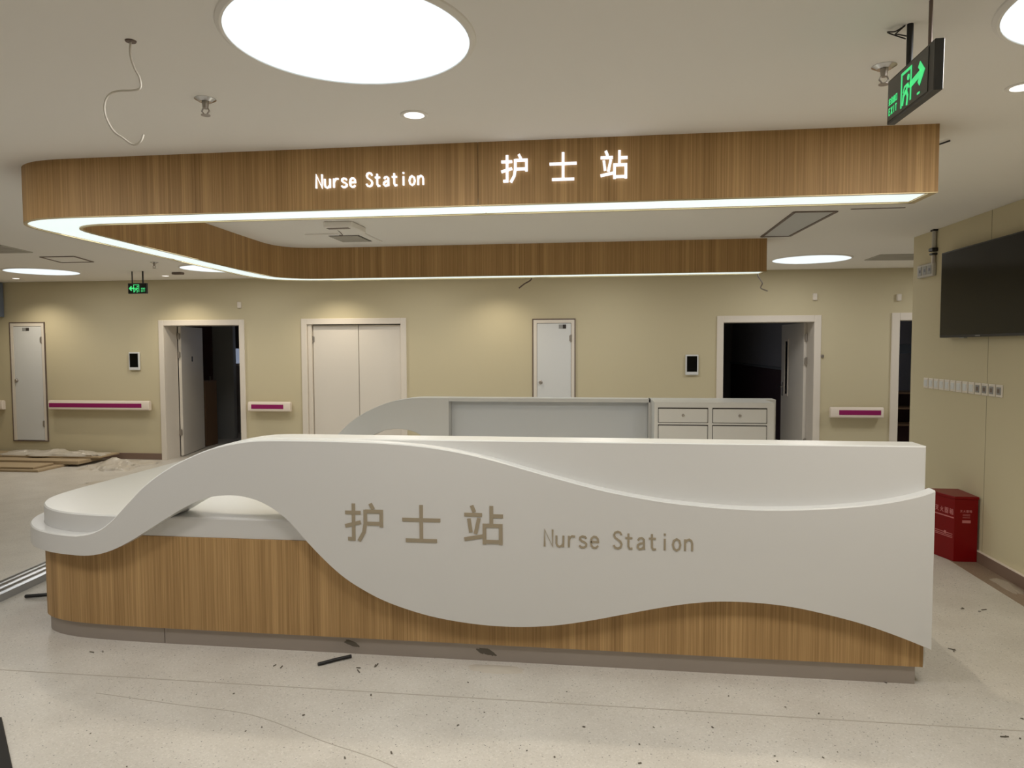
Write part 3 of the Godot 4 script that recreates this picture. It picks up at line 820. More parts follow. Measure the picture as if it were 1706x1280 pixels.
# ---------------------------------------------------------------- canopy
func canopy() -> void:
	var d := thing("ceiling_canopy", "U-shaped wood veneer canopy with lit underside above the desk", "canopy", Vector3(-1, 2.35, -5.3))
	var y0 := 2.347
	var left := smooth2([Vector2(-2.75, -3.522), Vector2(-2.88, -3.524), Vector2(-3.02, -3.545), Vector2(-3.13, -3.595), Vector2(-3.215, -3.67), Vector2(-3.27, -3.77), Vector2(-3.298, -3.9), Vector2(-3.31, -4.1), Vector2(-3.345, -4.63), Vector2(-3.378, -5.13), Vector2(-3.415, -5.71), Vector2(-3.455, -6.35), Vector2(-3.468, -6.62), Vector2(-3.455, -6.8), Vector2(-3.41, -6.96), Vector2(-3.32, -7.09), Vector2(-3.18, -7.175), Vector2(-3.0, -7.218), Vector2(-2.8, -7.232)], 5)
	var ileft := smooth2([Vector2(-2.72, -3.777), Vector2(-2.83, -3.782), Vector2(-2.93, -3.81), Vector2(-3.005, -3.865), Vector2(-3.05, -3.95), Vector2(-3.072, -4.08), Vector2(-3.09, -4.29), Vector2(-3.127, -4.75), Vector2(-3.166, -5.31), Vector2(-3.2, -5.9), Vector2(-3.222, -6.4), Vector2(-3.222, -6.6), Vector2(-3.195, -6.75), Vector2(-3.13, -6.86), Vector2(-3.03, -6.935), Vector2(-2.9, -6.972), Vector2(-2.75, -6.982)], 5)
	var pa := PackedVector2Array([Vector2(1.493, -3.522), Vector2(-.6185, -3.522)])
	var pb := PackedVector2Array([Vector2(-.6215, -3.522)])
	pb.append_array(left)
	pb.append(Vector2(1.486, -7.232))
	var pi_ := PackedVector2Array([Vector2(1.478, -3.777)])
	pi_.append_array(ileft)
	pi_.append(Vector2(1.486, -6.982))
	for p in [pa, pb]:
		var mb := MB.new()
		prism(mb, band(p, 0, .018), y0, HC, PLAN)
		put("fascia_panel", mb, M.wood, d)
	var mi := MB.new()
	prism(mi, band(pi_, 0, -.018), y0, HC, PLAN)
	put("inner_fascia", mi, M.wood, d)
	put("end_board", bx(Vector3(1.462, y0, -3.758), Vector3(1.4925, HC, -3.541)), M.wood, d)
	put("end_board", bx(Vector3(1.462, y0, -7.213), Vector3(1.4855, HC, -7.001)), M.wood, d)
	var tr := MB.new()
	var full := PackedVector2Array([Vector2(1.493, -3.522), Vector2(-.62, -3.522)])
	full.append_array(left)
	full.append(Vector2(1.486, -7.232))
	prism(tr, band(full, .001, .019), y0 - .004, y0, PLAN)
	prism(tr, band(pi_, -.001, -.019), y0 - .004, y0, PLAN)
	box(tr, Vector3(1.462, y0 - .004, -3.777), Vector3(1.493, y0, -3.54))
	box(tr, Vector3(1.462, y0 - .004, -7.214), Vector3(1.486, y0, -6.982))
	put("edge_trim", tr, M.gold, d)
	# light panels between the two fascias
	var z0 := -3.541
	var z1 := -3.758
	var pl := []
	pl.append(rrect(-.617, z1, 1.461, z0))
	var corner := PackedVector2Array([Vector2(-.622, z0)])
	var cut := 0
	var lo := offset_line(left, .019)
	var li := offset_line(ileft, -.019)
	for i in lo.size():
		if lo[i].y > -5.3: corner.append(lo[i])
	corner.append(Vector2(lerpf(-3.345, -3.378, 1.0) + .02, -5.299))
	corner.append(Vector2(-3.186, -5.299))
	for i in range(li.size() - 1, -1, -1):
		if li[i].y > -5.3: corner.append(li[i])
	corner.append(Vector2(-.622, z1))
	pl.append(corner)
	var back := PackedVector2Array([Vector2(-3.358, -5.303)])
	for i in lo.size():
		if lo[i].y < -5.32: back.append(lo[i])
	back.append(Vector2(-.62, -7.213)); back.append(Vector2(-.62, -7.001))
	for i in range(li.size() - 1, -1, -1):
		if li[i].y < -5.32: back.append(li[i])
	back.append(Vector2(-3.186, -5.303))
	pl.append(back)
	pl.append(rrect(-.616, -7.213, 1.461, -7.001))
	for p in pl:
		var mb := MB.new()
		prism(mb, p, y0 + .003, y0 + .03, PLAN)
		put("light_panel", mb, M.led, d)
	var col := c8(226, 240, 240)
	var ee := 0.36
	for q in [[1.0, 0.42, -3.65, 2.0], [1.0, -1.75, -3.65, 2.1], [1.0, .42, -7.107, 2.0], [1.0, -1.75, -7.107, 2.1]]:
		area_light(d, Vector3(q[1], y0 + .001, q[2]), Vector2(q[3], .2), ee, col)
	area_light(d, Vector3(-3.21, y0 + .001, -4.7), Vector2(.2, 1.3), ee * .7, col)
	area_light(d, Vector3(-3.31, y0 + .001, -6.1), Vector2(.2, 1.3), ee * .7, col)
	lettering(d, M.sign_white, [["护", -.507, 2.446, .137, .14], ["士", -.272, 2.446, .138, .142], ["站", -.028, 2.447, .135, .14]], -3.522, .01, .0125, .0078, "Nurse Station", -1.448, .0436, 2.452, .068)

# ---------------------------------------------------------------- lamps
func round_lamp(c: Vector2, r: float, label: String, e := 1.0) -> void:
	var d := thing("round_ceiling_lamp", label, "ceiling lamp", Vector3(c.x, HC, c.y), "round ceiling lamps")
	var mb := MB.new()
	lathe(mb, [Vector2(r, 0), Vector2(r, -.012), Vector2(r + .008, -.013), Vector2(r + .02, -.005), Vector2(r + .022, 0)], 64, Transform3D(Basis.IDENTITY, Vector3(c.x, HC, c.y)))
	put("rim", mb, M.ceiling, d)
	var dm := MB.new()
	prism(dm, circle(c, r, 64), HC - .008, HC - .001, PLAN)
	put("diffuser", dm, M.lamp, d)
	for a in [0.0, PI / 4]:
		area_light(d, Vector3(c.x, HC - .014 - a * .002, c.y), Vector2(r, r) * 1.41, LAMP * .5 * e, Color(1, .985, .97), a)

func downlight(c: Vector2, label: String, e := .95) -> void:
	var d := thing("downlight", label, "downlight", Vector3(c.x, HC, c.y), "small recessed downlights")
	var mb := MB.new()
	lathe(mb, [Vector2(.043, 0), Vector2(.043, -.004), Vector2(.055, -.006), Vector2(.06, -.002), Vector2(.06, 0)], 32, Transform3D(Basis.IDENTITY, Vector3(c.x, HC, c.y)))
	put("rim", mb, M.ceiling, d)
	var dm := MB.new()
	prism(dm, circle(c, .043, 32), HC - .005, HC - .001, PLAN)
	put("bulb_face", dm, M.spot, d)
	var l := SpotLight3D.new()
	l.name = "lamp_light"
	l.light_energy = e
	l.light_color = Color(1, .95, .86)
	l.light_size = .04
	l.spot_angle = 68
	l.spot_angle_attenuation = .9
	l.spot_range = 30
	l.spot_attenuation = 2
	l.shadow_enabled = true
	l.rotation_degrees = Vector3(-90, 0, 0)
	d.add_child(l, true)
	l.global_position = Vector3(c.x, HC - .06, c.y)

func lamps() -> void:
	round_lamp(Vector2(-.819, -2.291), .385, "largest round ceiling lamp, in front of the canopy lettering", .8)
	round_lamp(Vector2(1.555, -2.291), .385, "round ceiling lamp beside the big exit sign, cut by the frame", 1.22)
	round_lamp(Vector2(-3.19, -2.291), .385, "round ceiling lamp left of the largest one, outside the frame")
	round_lamp(Vector2(-5.6, -2.6), .385, "round ceiling lamp above the left hall, outside the frame", .62)
	round_lamp(Vector2(2.34, -8.69), .42, "round ceiling lamp between the canopy and the television wall", .6)
	round_lamp(Vector2(-7.21, -8.51), .42, "round ceiling lamp above the pile of boards", .6)
	round_lamp(Vector2(-4.82, -8.52), .42, "round ceiling lamp half hidden by the canopy near the small exit sign", .6)
	round_lamp(Vector2(-2.43, -8.55), .42, "round ceiling lamp hidden behind the canopy, nearer the double door", .6)
	round_lamp(Vector2(-.05, -8.55), .42, "round ceiling lamp hidden behind the canopy, nearer the middle service door", .6)
	round_lamp(Vector2(4.73, -8.69), .42, "round ceiling lamp in the side corridor behind the television wall", .9)
	downlight(Vector2(-.817, -3.072), "small downlight between the largest lamp and the canopy", .25)
	for q in [[-2.1, "nearest the curved end"], [-.75, "in the middle"], [.6, "nearest the straight end"]]:
		downlight(Vector2(q[0], -4.55), "small downlight inside the canopy behind its front beam, %s" % q[1], 1.1)
	downlight(Vector2(1.60, -3.072), "small downlight beside the big exit sign at the frame edge", .3)
	downlight(Vector2(-8.295, -9.3), "small downlight above the narrow service door by the boards")
	downlight(Vector2(-6.014, -9.3), "small downlight above the open door near the small exit sign")
	downlight(Vector2(-3.72, -9.3), "small downlight above the double door, hidden by the canopy")
	downlight(Vector2(-1.44, -9.3), "small downlight above the middle service door, hidden by the canopy", .6)

# ---------------------------------------------------------------- ceiling things
func sprinkler(c: Vector2, label: String, s := 1.0) -> void:
	var d := thing("sprinkler", label, "sprinkler", Vector3(c.x, HC, c.y), "ceiling sprinklers")
	var xf := Transform3D(Basis.IDENTITY.scaled(Vector3(s, s, s)), Vector3(c.x, HC, c.y))
	var a := MB.new()
	lathe(a, [Vector2(0, -.012), Vector2(.025, -.012), Vector2(.042, -.002), Vector2(.042, 0)], 20, xf)
	put("escutcheon", a, M.chrome, d)
	var b := MB.new()
	lathe(b, [Vector2(0, -.038), Vector2(.011, -.038), Vector2(.014, -.012), Vector2(0, -.012)], 12, xf)
	for k in [-1.0, 1.0]:
		tube(b, PackedVector3Array([xf * Vector3(.01 * k, -.036, 0), xf * Vector3(.016 * k, -.048, 0), xf * Vector3(.004 * k, -.062, 0)]), .003 * s, 6)
	put("nozzle", b, M.steel, d)
	var f := MB.new()
	lathe(f, [Vector2(0, -.066), Vector2(.018, -.066), Vector2(.018, -.063), Vector2(0, -.063)], 14, xf)
	put("deflector", f, M.steel, d)

func grille(called: String, label: String, q: PackedVector2Array, n: int, m: Material) -> void:      # ceiling grille from four plan corners, slats along the first side
	var c := (q[0] + q[1] + q[2] + q[3]) / 4
	var d := thing(called, label, "vent", Vector3(c.x, HC, c.y))
	var mb := MB.new()
	prism(mb, q, HC - .002, HC, PLAN)
	put("backing", mb, M.gap if n else m, d)
	var fr := MB.new()
	for i in 4:
		var a := q[i]; var b := q[(i + 1) % 4]
		stroke(fr, PackedVector2Array([a, b]), .022, -.008, 0.0, Transform3D(Basis(Vector3(1, 0, 0), Vector3(0, 0, 1), Vector3(0, -1, 0)), Vector3(0, HC - .008, 0)))
	put("frame", fr, M.vent if n else M.dark_trim, d)
	for k in n:
		var t := (k + .5) / n
		var s := MB.new()
		var a := q[0].lerp(q[3], t); var b := q[1].lerp(q[2], t)
		stroke(s, PackedVector2Array([a, b]), q[0].distance_to(q[3]) / n * .7, -.006, 0.0, Transform3D(Basis(Vector3(1, 0, 0), Vector3(0, 0, 1), Vector3(0, -1, 0)), Vector3(0, HC - .006, 0)))
		put("slat", s, M.vent, d)

func exit_sign(face: Transform3D, w: float, h: float, label: String, right: bool, drop: float, rods: Array) -> Node3D:      # face: local x along the sign, y up, z out of the lit side
	var d := thing("exit_sign", label, "exit sign", face.origin)
	put("case", bx(Vector3(0, 0, -.026), Vector3(w, h, 0), .002, face), mat(c8(62, 62, 60), .4, .3), d)
	put("front_glass", bx(Vector3(.008, .008, 0), Vector3(w - .04 if right else w - .008, h - .008, .0015), 0, face), mat(c8(30, 36, 32), .2), d)
	var g := MB.new()
	var s := h / .145
	var cx := w * .46
	var ln := func(gg: MB, a: Array, wd: float):
		var p := PackedVector2Array()
		for i in range(0, a.size(), 2):
			p.append(Vector2(cx + a[i] * s, h * .5 + a[i + 1] * s))
		stroke(gg, p, wd * s, .0015, .0028, face)
	ln.call(g, [-.042, -.055, -.042, .05, .036, .05, .036, -.05], .0085)          # door frame
	put("door_symbol", g, M.green, d)
	g = MB.new()
	ln.call(g, [.012, .006, .0, -.012, -.022, -.022, -.03, -.05], .011)           # running figure: body and rear leg
	ln.call(g, [.0, -.012, .012, -.03, .006, -.058], .011)
	ln.call(g, [.006, .006, -.016, .004, -.026, -.012], .007)
	ln.call(g, [.01, .008, .024, -.008], .007)
	var hd := circle(Vector2(cx + .014 * s, h * .5 + .026 * s), .0095 * s, 14)
	prism(g, hd, .0015, .0029, face)
	put("running_figure", g, M.green, d)
	g = MB.new()
	var k := 1.0 if right else -1.0
	ln.call(g, [.03 * k, -.004 if right else .0, (.118 if right else .092) * k, .008 if right else .0], .02)
	ln.call(g, [(.098 if right else .074) * k, .036 if right else .03, (.128 if right else .102) * k, .008 if right else .0, (.098 if right else .074) * k, -.022 if right else -.03], .02)
	if right: box(g, Vector3(cx + .088, .02, .0), Vector3(cx + .106, .0255, .003), 0, face)
	put("arrow", g, M.green, d)
	var tx := .02 if right else w - .08
	g = MB.new()
	var row := ["安", "全", "出", "口"]
	for i in 4:
		write_glyph(g, row[i], Vector2(tx + (.0195 if right else .016) * s * i, h * .4), (.0165 if right else .013) * s, .022 * s, .0026 * s, .0015, .0026, face)
	row = ["E", "X", "I", "T"]
	for i in 4:
		write_glyph(g, row[i], Vector2(tx + (.0195 if right else .016) * s * i, h * .17), (.03 if right else .024) * s, .023 * s, .0036 * s, .0015, .0026, face)
	put("lettering", g, M.green, d)
	for r in rods:
		var mb := MB.new()
		var p := face * Vector3(r[0], h, -.013)
		tube(mb, PackedVector3Array([p, Vector3(p.x, HC, p.z)]), r[1], 10)
		put("hanging_rod", mb, M.black if r[1] > .007 else M.dark_trim, d)
	return d

func ceiling_things() -> void:
	# hanging ceiling cable
	var d := thing("dangling_cable", "thin white cable hanging in a loop from the ceiling, upper left", "cable", Vector3(-1.534, HC, -2.22))
	var mb := MB.new()
	tube(mb, smooth3([Vector3(-1.534, 2.65, -2.22), Vector3(-1.537, 2.608, -2.22), Vector3(-1.528, 2.566, -2.225), Vector3(-1.507, 2.53, -2.22), Vector3(-1.505, 2.499, -2.22), Vector3(-1.53, 2.492, -2.22), Vector3(-1.598, 2.490, -2.22), Vector3(-1.629, 2.466, -2.22), Vector3(-1.633, 2.42, -2.22), Vector3(-1.607, 2.367, -2.22), Vector3(-1.572, 2.34, -2.22), Vector3(-1.536, 2.317, -2.22), Vector3(-1.51, 2.326, -2.22), Vector3(-1.499, 2.349, -2.22)], 6), .0034, 6)
	put("cord", mb, M.cable, d)
	mb = MB.new()
	lathe(mb, [Vector2(0, -.004), Vector2(.016, -.004), Vector2(.018, 0)], 14, Transform3D(Basis.IDENTITY, Vector3(-1.534, HC, -2.22)))
	put("hole", mb, M.dark_trim, d)
	sprinkler(Vector2(-1.596, -2.767), "chrome sprinkler on the ceiling near the dangling cable")
	sprinkler(Vector2(.987, -2.78), "chrome sprinkler on the ceiling behind the big exit sign")
	sprinkler(Vector2(-5.2, -7.832), "tiny sprinkler on the ceiling near the small exit sign", 1.1)
	var q := single("smoke_detector", bx(Vector3(-5.66, HC - .03, -8.96), Vector3(-5.52, HC, -8.88), .008), M.dark_trim, "small brown fitting on the ceiling by the half hidden lamp", "detector")
	# big exit sign seen from its lit side
	var big := exit_sign(Transform3D(Basis(Vector3(-.028, -.03, .9992).normalized(), Vector3(0, 1, 0), Vector3(-1, 0, -.03).normalized()).orthonormalized(), Vector3(.93, 2.385, -2.585)), .37, .142, "large black exit sign with green running figure, hung before the canopy", true, .12, [[.145, .0095], [.3, .0055]])
	mb = MB.new()
	for k in 2:
		var a := PI * .95 + k * .9
		tube(mb, smooth3([Vector3(.925, 2.648, -2.44), Vector3(.925 + .03 * cos(a), 2.63, -2.44 + .03 * sin(a)), Vector3(.925 + .05 * cos(a + .8), 2.642, -2.44 + .05 * sin(a + .8)), Vector3(.93 + .02 * cos(a + 2.0), 2.615, -2.44 + .02 * sin(a + 2.0))], 5), .0022, 5)
	put("wire", mb, M.black, big)
	exit_sign(Transform3D(Basis.IDENTITY, Vector3(-6.155, 2.36, -8.7)), .265, .135, "small green exit sign with left arrow near the back wall", false, .15, [[.055, .008], [.205, .01]])
	# vents and hatches
	grille("air_grille", "dark linear air grille on the ceiling at the left edge", PackedVector2Array([Vector2(-6.35, -6.30), Vector2(-5.776, -6.30), Vector2(-5.886, -6.816), Vector2(-6.46, -6.8)]), 7, M.vent)
	grille("ceiling_hatch", "thin outlined access hatch on the ceiling by the left lamps", PackedVector2Array([Vector2(-6.1, -7.18), Vector2(-5.7, -7.18), Vector2(-5.851, -7.67), Vector2(-6.25, -7.67)]), 0, M.ceiling)
	grille("return_air_panel", "long grey return air panel on the ceiling inside the canopy", PackedVector2Array([Vector2(1.395, -5.64), Vector2(1.70, -5.66), Vector2(1.655, -6.861), Vector2(1.41, -6.86)]), 0, mat(c8(206, 207, 206), .6))
	grille("air_grille", "grey air grille on the ceiling beside the television wall corner", PackedVector2Array([Vector2(2.993, -8.41), Vector2(3.55, -8.41), Vector2(3.6, -8.94), Vector2(3.0, -8.9)]), 7, M.vent)
	var st := MB.new()
	box(st, Vector3(1.778, HC - .004, -5.60), Vector3(2.15, HC, -5.585))
	single("ceiling_slot", st, M.dark_trim, "thin dark slot on the ceiling right of the return air panel", "slot")
	# ceiling cassette with a loose flap
	d = thing("air_conditioner", "ceiling air conditioner cassette with its grille hanging open", "air conditioner", Vector3(-2.4, HC, -6.3))
	mb = MB.new()
	prism(mb, PackedVector2Array([Vector2(-2.62, -6.1), Vector2(-2.08, -6.1), Vector2(-2.08, -6.62), Vector2(-2.62, -6.62)]), HC - .012, HC, PLAN, .004, 0)
	put("frame", mb, M.ceiling, d)
	put("grille_opening", bx(Vector3(-2.43, HC - .0125, -6.54), Vector3(-2.15, HC - .0118, -6.16)), M.gap, d)
	for k in 7:
		put("slat", bx(Vector3(-2.42, HC - .022, -6.2 - k * .05), Vector3(-2.16, HC - .012, -6.168 - k * .05), .002), M.vent, d)
	mb = MB.new()
	box(mb, Vector3(-2.22, HC - .05, -5.86), Vector3(-1.98, HC, -5.53), .008)
	put("flap_box", mb, M.ceiling, d)
	put("flap_shadow_gap", bx(Vector3(-2.20, HC - .053, -5.60), Vector3(-2.02, HC - .05, -5.545)), M.dark_trim, d)
	mb = MB.new()
	tube(mb, smooth3([Vector3(-2.14, HC - .045, -5.6), Vector3(-2.2, HC - .05, -5.9), Vector3(-2.32, HC - .015, -6.15)], 5), .004, 6)
	put("pull_cord", mb, M.dark_trim, d)
	# loose wires
	mb = MB.new()
	tube(mb, smooth3([Vector3(-.86, 2.65, -8.1), Vector3(-.83, 2.5, -8.1), Vector3(-.825, 2.41, -8.1), Vector3(-.9, 2.361, -8.1), Vector3(-.965, 2.312, -8.1)], 5), .0085, 6)
	single("loose_wire", mb, M.dark_trim, "short loose wire hanging under the middle of the rear canopy edge", "wire")
	mb = MB.new()
	tube(mb, smooth3([Vector3(1.60, 2.65, -8.0), Vector3(1.61, 2.42, -8.0), Vector3(1.634, 2.366, -8.0), Vector3(1.66, 2.32, -8.0), Vector3(1.645, 2.27, -8.0), Vector3(1.716, 2.238, -8.0)], 5), .008, 6)
	single("loose_wire", mb, M.steel, "pale loose wire hanging above the drawer unit", "wire")
	mb = MB.new()
	tube(mb, smooth3([Vector3(1.60, 2.65, -3.9), Vector3(1.615, 2.638, -3.85), Vector3(1.66, 2.645, -3.8)], 5), .004, 6)
	single("loose_wire", mb, M.black, "short black wire stub at the right end of the canopy", "wire")

# ---------------------------------------------------------------- wall things
func handrail(x0: float, x1: float, y: float, mx0: float, mx1: float, label: String) -> void:
	var d := thing("handrail", label, "handrail", Vector3((x0 + x1) / 2, y, ZB), "white handrails on the back wall")
	var mb := MB.new()
	var prof := PackedVector2Array([Vector2(.03, -.07), Vector2(.085, -.07), Vector2(.1, -.055), Vector2(.1, .045), Vector2(.085, .068), Vector2(.05, .07), Vector2(.03, .055)])
	var xf := Transform3D(Basis(Vector3(0, 0, 1), Vector3(0, 1, 0), Vector3(1, 0, 0)), Vector3(0, y, ZB))
	prism(mb, prof, x0, x1, xf, .006, .006)
	put("rail", mb, M.rail, d)
	put("bracket", bx(Vector3(x0 + .05, y - .04, ZB), Vector3(x0 + .12, y + .03, ZB + .04)), M.rail, d)
	put("bracket", bx(Vector3(x1 - .12, y - .04, ZB), Vector3(x1 - .05, y + .03, ZB + .04)), M.rail, d)
	if mx1 > mx0:
		var i := put("insert_strip", bx(Vector3(mx0, y - .03, ZB + .095), Vector3(mx1, y + .032, ZB + .103), .002), M.magenta, d)
		i.set_meta("label", "magenta insert strip")

func display(x: float, y0: float, y1: float, label: String) -> void:
	var d := thing("room_display", label, "screen", Vector3(x, y0, ZB), "small room displays by the doors")
	put("case", bx(Vector3(x - .085, y0, ZB), Vector3(x + .085, y1, ZB + .035), .008), M.door_cool, d)
	put("screen", bx(Vector3(x - .066, y0 + .045, ZB + .034), Vector3(x + .066, y1 - .02, ZB + .0365), .0), M.screen, d)

func wall_things() -> void:
	handrail(-8.26, -6.635, .807, -8.245, -6.75, "longest white handrail with magenta strip, beside the open door")
	handrail(-5.1, -4.46, .807, -5.045, -4.56, "short white handrail with magenta strip, left of the double door")
	handrail(2.905, 3.56, .788, 3.01, 3.524, "short white handrail with magenta strip near the television wall")
	handrail(-9.9, -9.02, .80, 0, 0, "plain white end of a handrail left of the service door")
	display(-6.895, 1.327, 1.594, "small black room display left of the open door near the exit sign")
	display(1.15, 1.268, 1.542, "small black room display right of the middle service door")
	var k := 0
	for p in [[2.706, 2.29, "tiny white box above the door with the glass slot"], [3.738, 2.27, "tiny white box above the door frame by the television wall"], [-5.232, 2.27, "tiny white box above the open door by the small exit sign"]]:
		var d := thing("wall_sensor", p[2], "sensor", Vector3(p[0], p[1], ZB), "tiny white boxes above the doors")
		put("case", bx(Vector3(p[0] - .028, p[1] - .045, ZB), Vector3(p[0] + .028, p[1] + .045, ZB + .04), .008), M.frame, d)
	single("door_stop", bx(Vector3(2.80, 1.5, ZB), Vector3(2.83, 1.54, ZB + .03), .006), M.steel, "small grey catch on the wall right of the glass slot door", "catch")
	single("hanging_sign", bx(Vector3(-9.6, 2.13, ZB + .02), Vector3(-8.995, 2.64, ZB + .12), .006), M.bluegrey, "grey blue box high on the back wall at the left edge", "box")
	# television
	var t := thing("television", "large black wall television with glossy dark screen", "television", Vector3(2.76, 1.7, -5.8))
	var zc := [-6.395, -5.155]
	put("case", bx(Vector3(2.752, 1.715, zc[0]), Vector3(2.80, 2.412, zc[1]), .004), M.black, t)
	put("screen", bx(Vector3(2.7505, 1.735, zc[0] + .012), Vector3(2.753, 2.402, zc[1] - .012)), M.screen, t)
	put("wall_mount", bx(Vector3(2.80, 1.9, -5.95), Vector3(2.83, 2.2, -5.6)), M.black, t)
	put("badge", bx(Vector3(2.7500, 1.722, -5.81), Vector3(2.7515, 1.728, -5.74)), M.grey, t)
	put("foot_clip", bx(Vector3(2.752, 1.708, -6.06), Vector3(2.775, 1.715, -5.98)), M.grey, t)
	# conduit and sockets
	var c := thing("cable_conduit", "short steel conduit on the wall above the television corner", "conduit", Vector3(2.82, 2.4, -6.68))
	var mb := MB.new()
	tube(mb, PackedVector3Array([Vector3(2.812, 2.65, -6.68), Vector3(2.812, 2.49, -6.68)]), .018, 12)
	put("pipe", mb, M.vent, c)
	put("clamp", bx(Vector3(2.79, 2.635, -6.71), Vector3(2.83, 2.65, -6.65), .003), M.black, c)
	mb = MB.new()
	box(mb, Vector3(2.782, 2.462, -6.72), Vector3(2.83, 2.492, -6.64), .005)
	box(mb, Vector3(2.785, 2.432, -6.71), Vector3(2.83, 2.448, -6.65), .004)
	put("connector", mb, M.black, c)
	mb = MB.new()
	tube(mb, PackedVector3Array([Vector3(2.812, 2.45, -6.68), Vector3(2.812, 2.36, -6.68)]), .016, 12)
	put("pipe", mb, M.steel, c)
	var s := thing("triple_socket", "wall socket plate with three outlets left of the television", "socket", Vector3(2.82, 2.3, -6.83))
	put("plate", bx(Vector3(2.80, 2.255, -6.985), Vector3(2.83, 2.37, -6.665), .006), M.vent, s)
	for i in 3:
		put("outlet", bx(Vector3(2.797, 2.275, -6.955 + i * .095), Vector3(2.801, 2.35, -6.885 + i * .095), .001), M.grey, s)
		put("pin_hole", bx(Vector3(2.7955, 2.30, -6.93 + i * .095), Vector3(2.798, 2.325, -6.905 + i * .095)), M.black, s)
	for i in 13:
		var z := -6.80 + i * .1
		var last := i >= 9
		var names := ["first", "second", "third", "fourth", "fifth", "sixth", "seventh", "eighth", "ninth"]
		var lab: String = ("blank white switch plate, %s from the corner end of the row" % names[i]) if not last else ("white switch plate with grey module, %s from the corner among four" % names[i - 9])
		var p := thing("switch_plate", lab, "switch plate", Vector3(2.82, 1.32, z), "row of switch plates under the television")
		put("plate", bx(Vector3(2.821, 1.275, z - .043), Vector3(2.83, 1.365, z + .043), .003), M.frame, p)
		put("rocker", bx(Vector3(2.818, 1.292, z - .028), Vector3(2.822, 1.348, z + .028), .001), M.grey if last else M.door_cool, p)
		if last: put("slot", bx(Vector3(2.8172, 1.305, z - .016), Vector3(2.8185, 1.335, z + .016)), M.dark_trim, p)
	# fire extinguisher box
	var f := thing("extinguisher_box", "red metal fire extinguisher box by the television wall", "extinguisher box", Vector3(2.72, 0, -6.0))
	var pl := PackedVector2Array([Vector2(2.645, -5.815), Vector2(2.81, -5.815), Vector2(2.81, -6.13), Vector2(2.555, -6.13)])
	mb = MB.new()
	prism(mb, pl, .0, .482, PLAN, .003, .003)
	put("body", mb, M.red, f)
	mb = MB.new()
	prism(mb, inset_plan(pl, -.005), .482, .503, PLAN, .002, .004)
	put("lid", mb, M.red, f)
	mb = MB.new()
	var row := ["灭", "火", "器", "箱"]
	var sx := Vector3(2.645 - 2.555, 0, .315).normalized()
	var side := Transform3D(Basis(sx, Vector3.UP, sx.cross(Vector3.UP)), Vector3(2.555, 0, -6.13))
	for i in 4:
		write_glyph(mb, row[i], Vector2(.125 + i * .05, .36), .04, .042, .0045, .0, .0015, side)
	put("characters", mb, M.redprint, f)
	mb = MB.new()
	box(mb, Vector3(.12, .332, 0), Vector3(.32, .341, .0015), 0, side)
	for y in [.205, .19, .178]:
		box(mb, Vector3(.13, y, 0), Vector3(.31, y + .005, .0014), 0, side)
	box(mb, Vector3(.225, .2, 0), Vector3(.245, .22, .002), 0, side)
	put("small_print", mb, M.redprint, f).set_meta("kind", "stuff")
	mb = MB.new()
	var fx := Transform3D(Basis.IDENTITY, Vector3(2.645, 0, -5.815))
	for i in 4:
		write_glyph(mb, row[i], Vector2(.038 + i * .022, .382), .018, .018, .002, .0, .0012, fx)
	box(mb, Vector3(.055, .30, 0), Vector3(.115, .322, .0013), 0, fx)
	for y in [.34, .355, .365]:
		box(mb, Vector3(.058, y, 0), Vector3(.11, y + .003, .0012), 0, fx)
	put("front_print", mb, M.redprint, f).set_meta("kind", "stuff")

func inset_plan(p: PackedVector2Array, b: float) -> PackedVector2Array:
	var q := PackedVector2Array(p)
	if area2(q) < 0: q.reverse()
	return inset(q, b)

# ---------------------------------------------------------------- floor things
func crumple(at: Vector3, w: float, l: float, h: float, seed_: int) -> MB:
	var f := FastNoiseLite.new()
	f.seed = seed_; f.frequency = .75; f.fractal_octaves = 3
	var mb := MB.new()
	var nx := 42
	var nz := 26
	var P := []
	for i in nx + 1:
		var col := []
		for j in nz + 1:
			var u := float(i) / nx; var v := float(j) / nz
			var fade := sin(PI * u) * sin(PI * v)
			var x := (u - .5) * w; var z := (v - .5) * l
			var ridge := 1.0 - absf(f.get_noise_2d(x * 1.4, z * 1.4)) * 2.2
			var edge := 1.0 + .25 * f.get_noise_2d(u * 3.0 + 50, v * 3.0)
			col.append(at + Vector3(x * edge, -.006 + h * sqrt(fade) * clampf(.2 + .8 * ridge + .5 * f.get_noise_2d(x * 3 + 9, z * 3), 0, 1.2), z * edge))
		P.append(col)
	for i in nx:
		for j in nz:
			var k: Vector3 = (P[i + 1][j] - P[i][j]).cross(P[i][j + 1] - P[i][j]).normalized()
			if k.y < 0: k = -k
			mb.quad(P[i][j], P[i + 1][j], P[i + 1][j + 1], P[i][j + 1], k, k, k, k)
	return mb

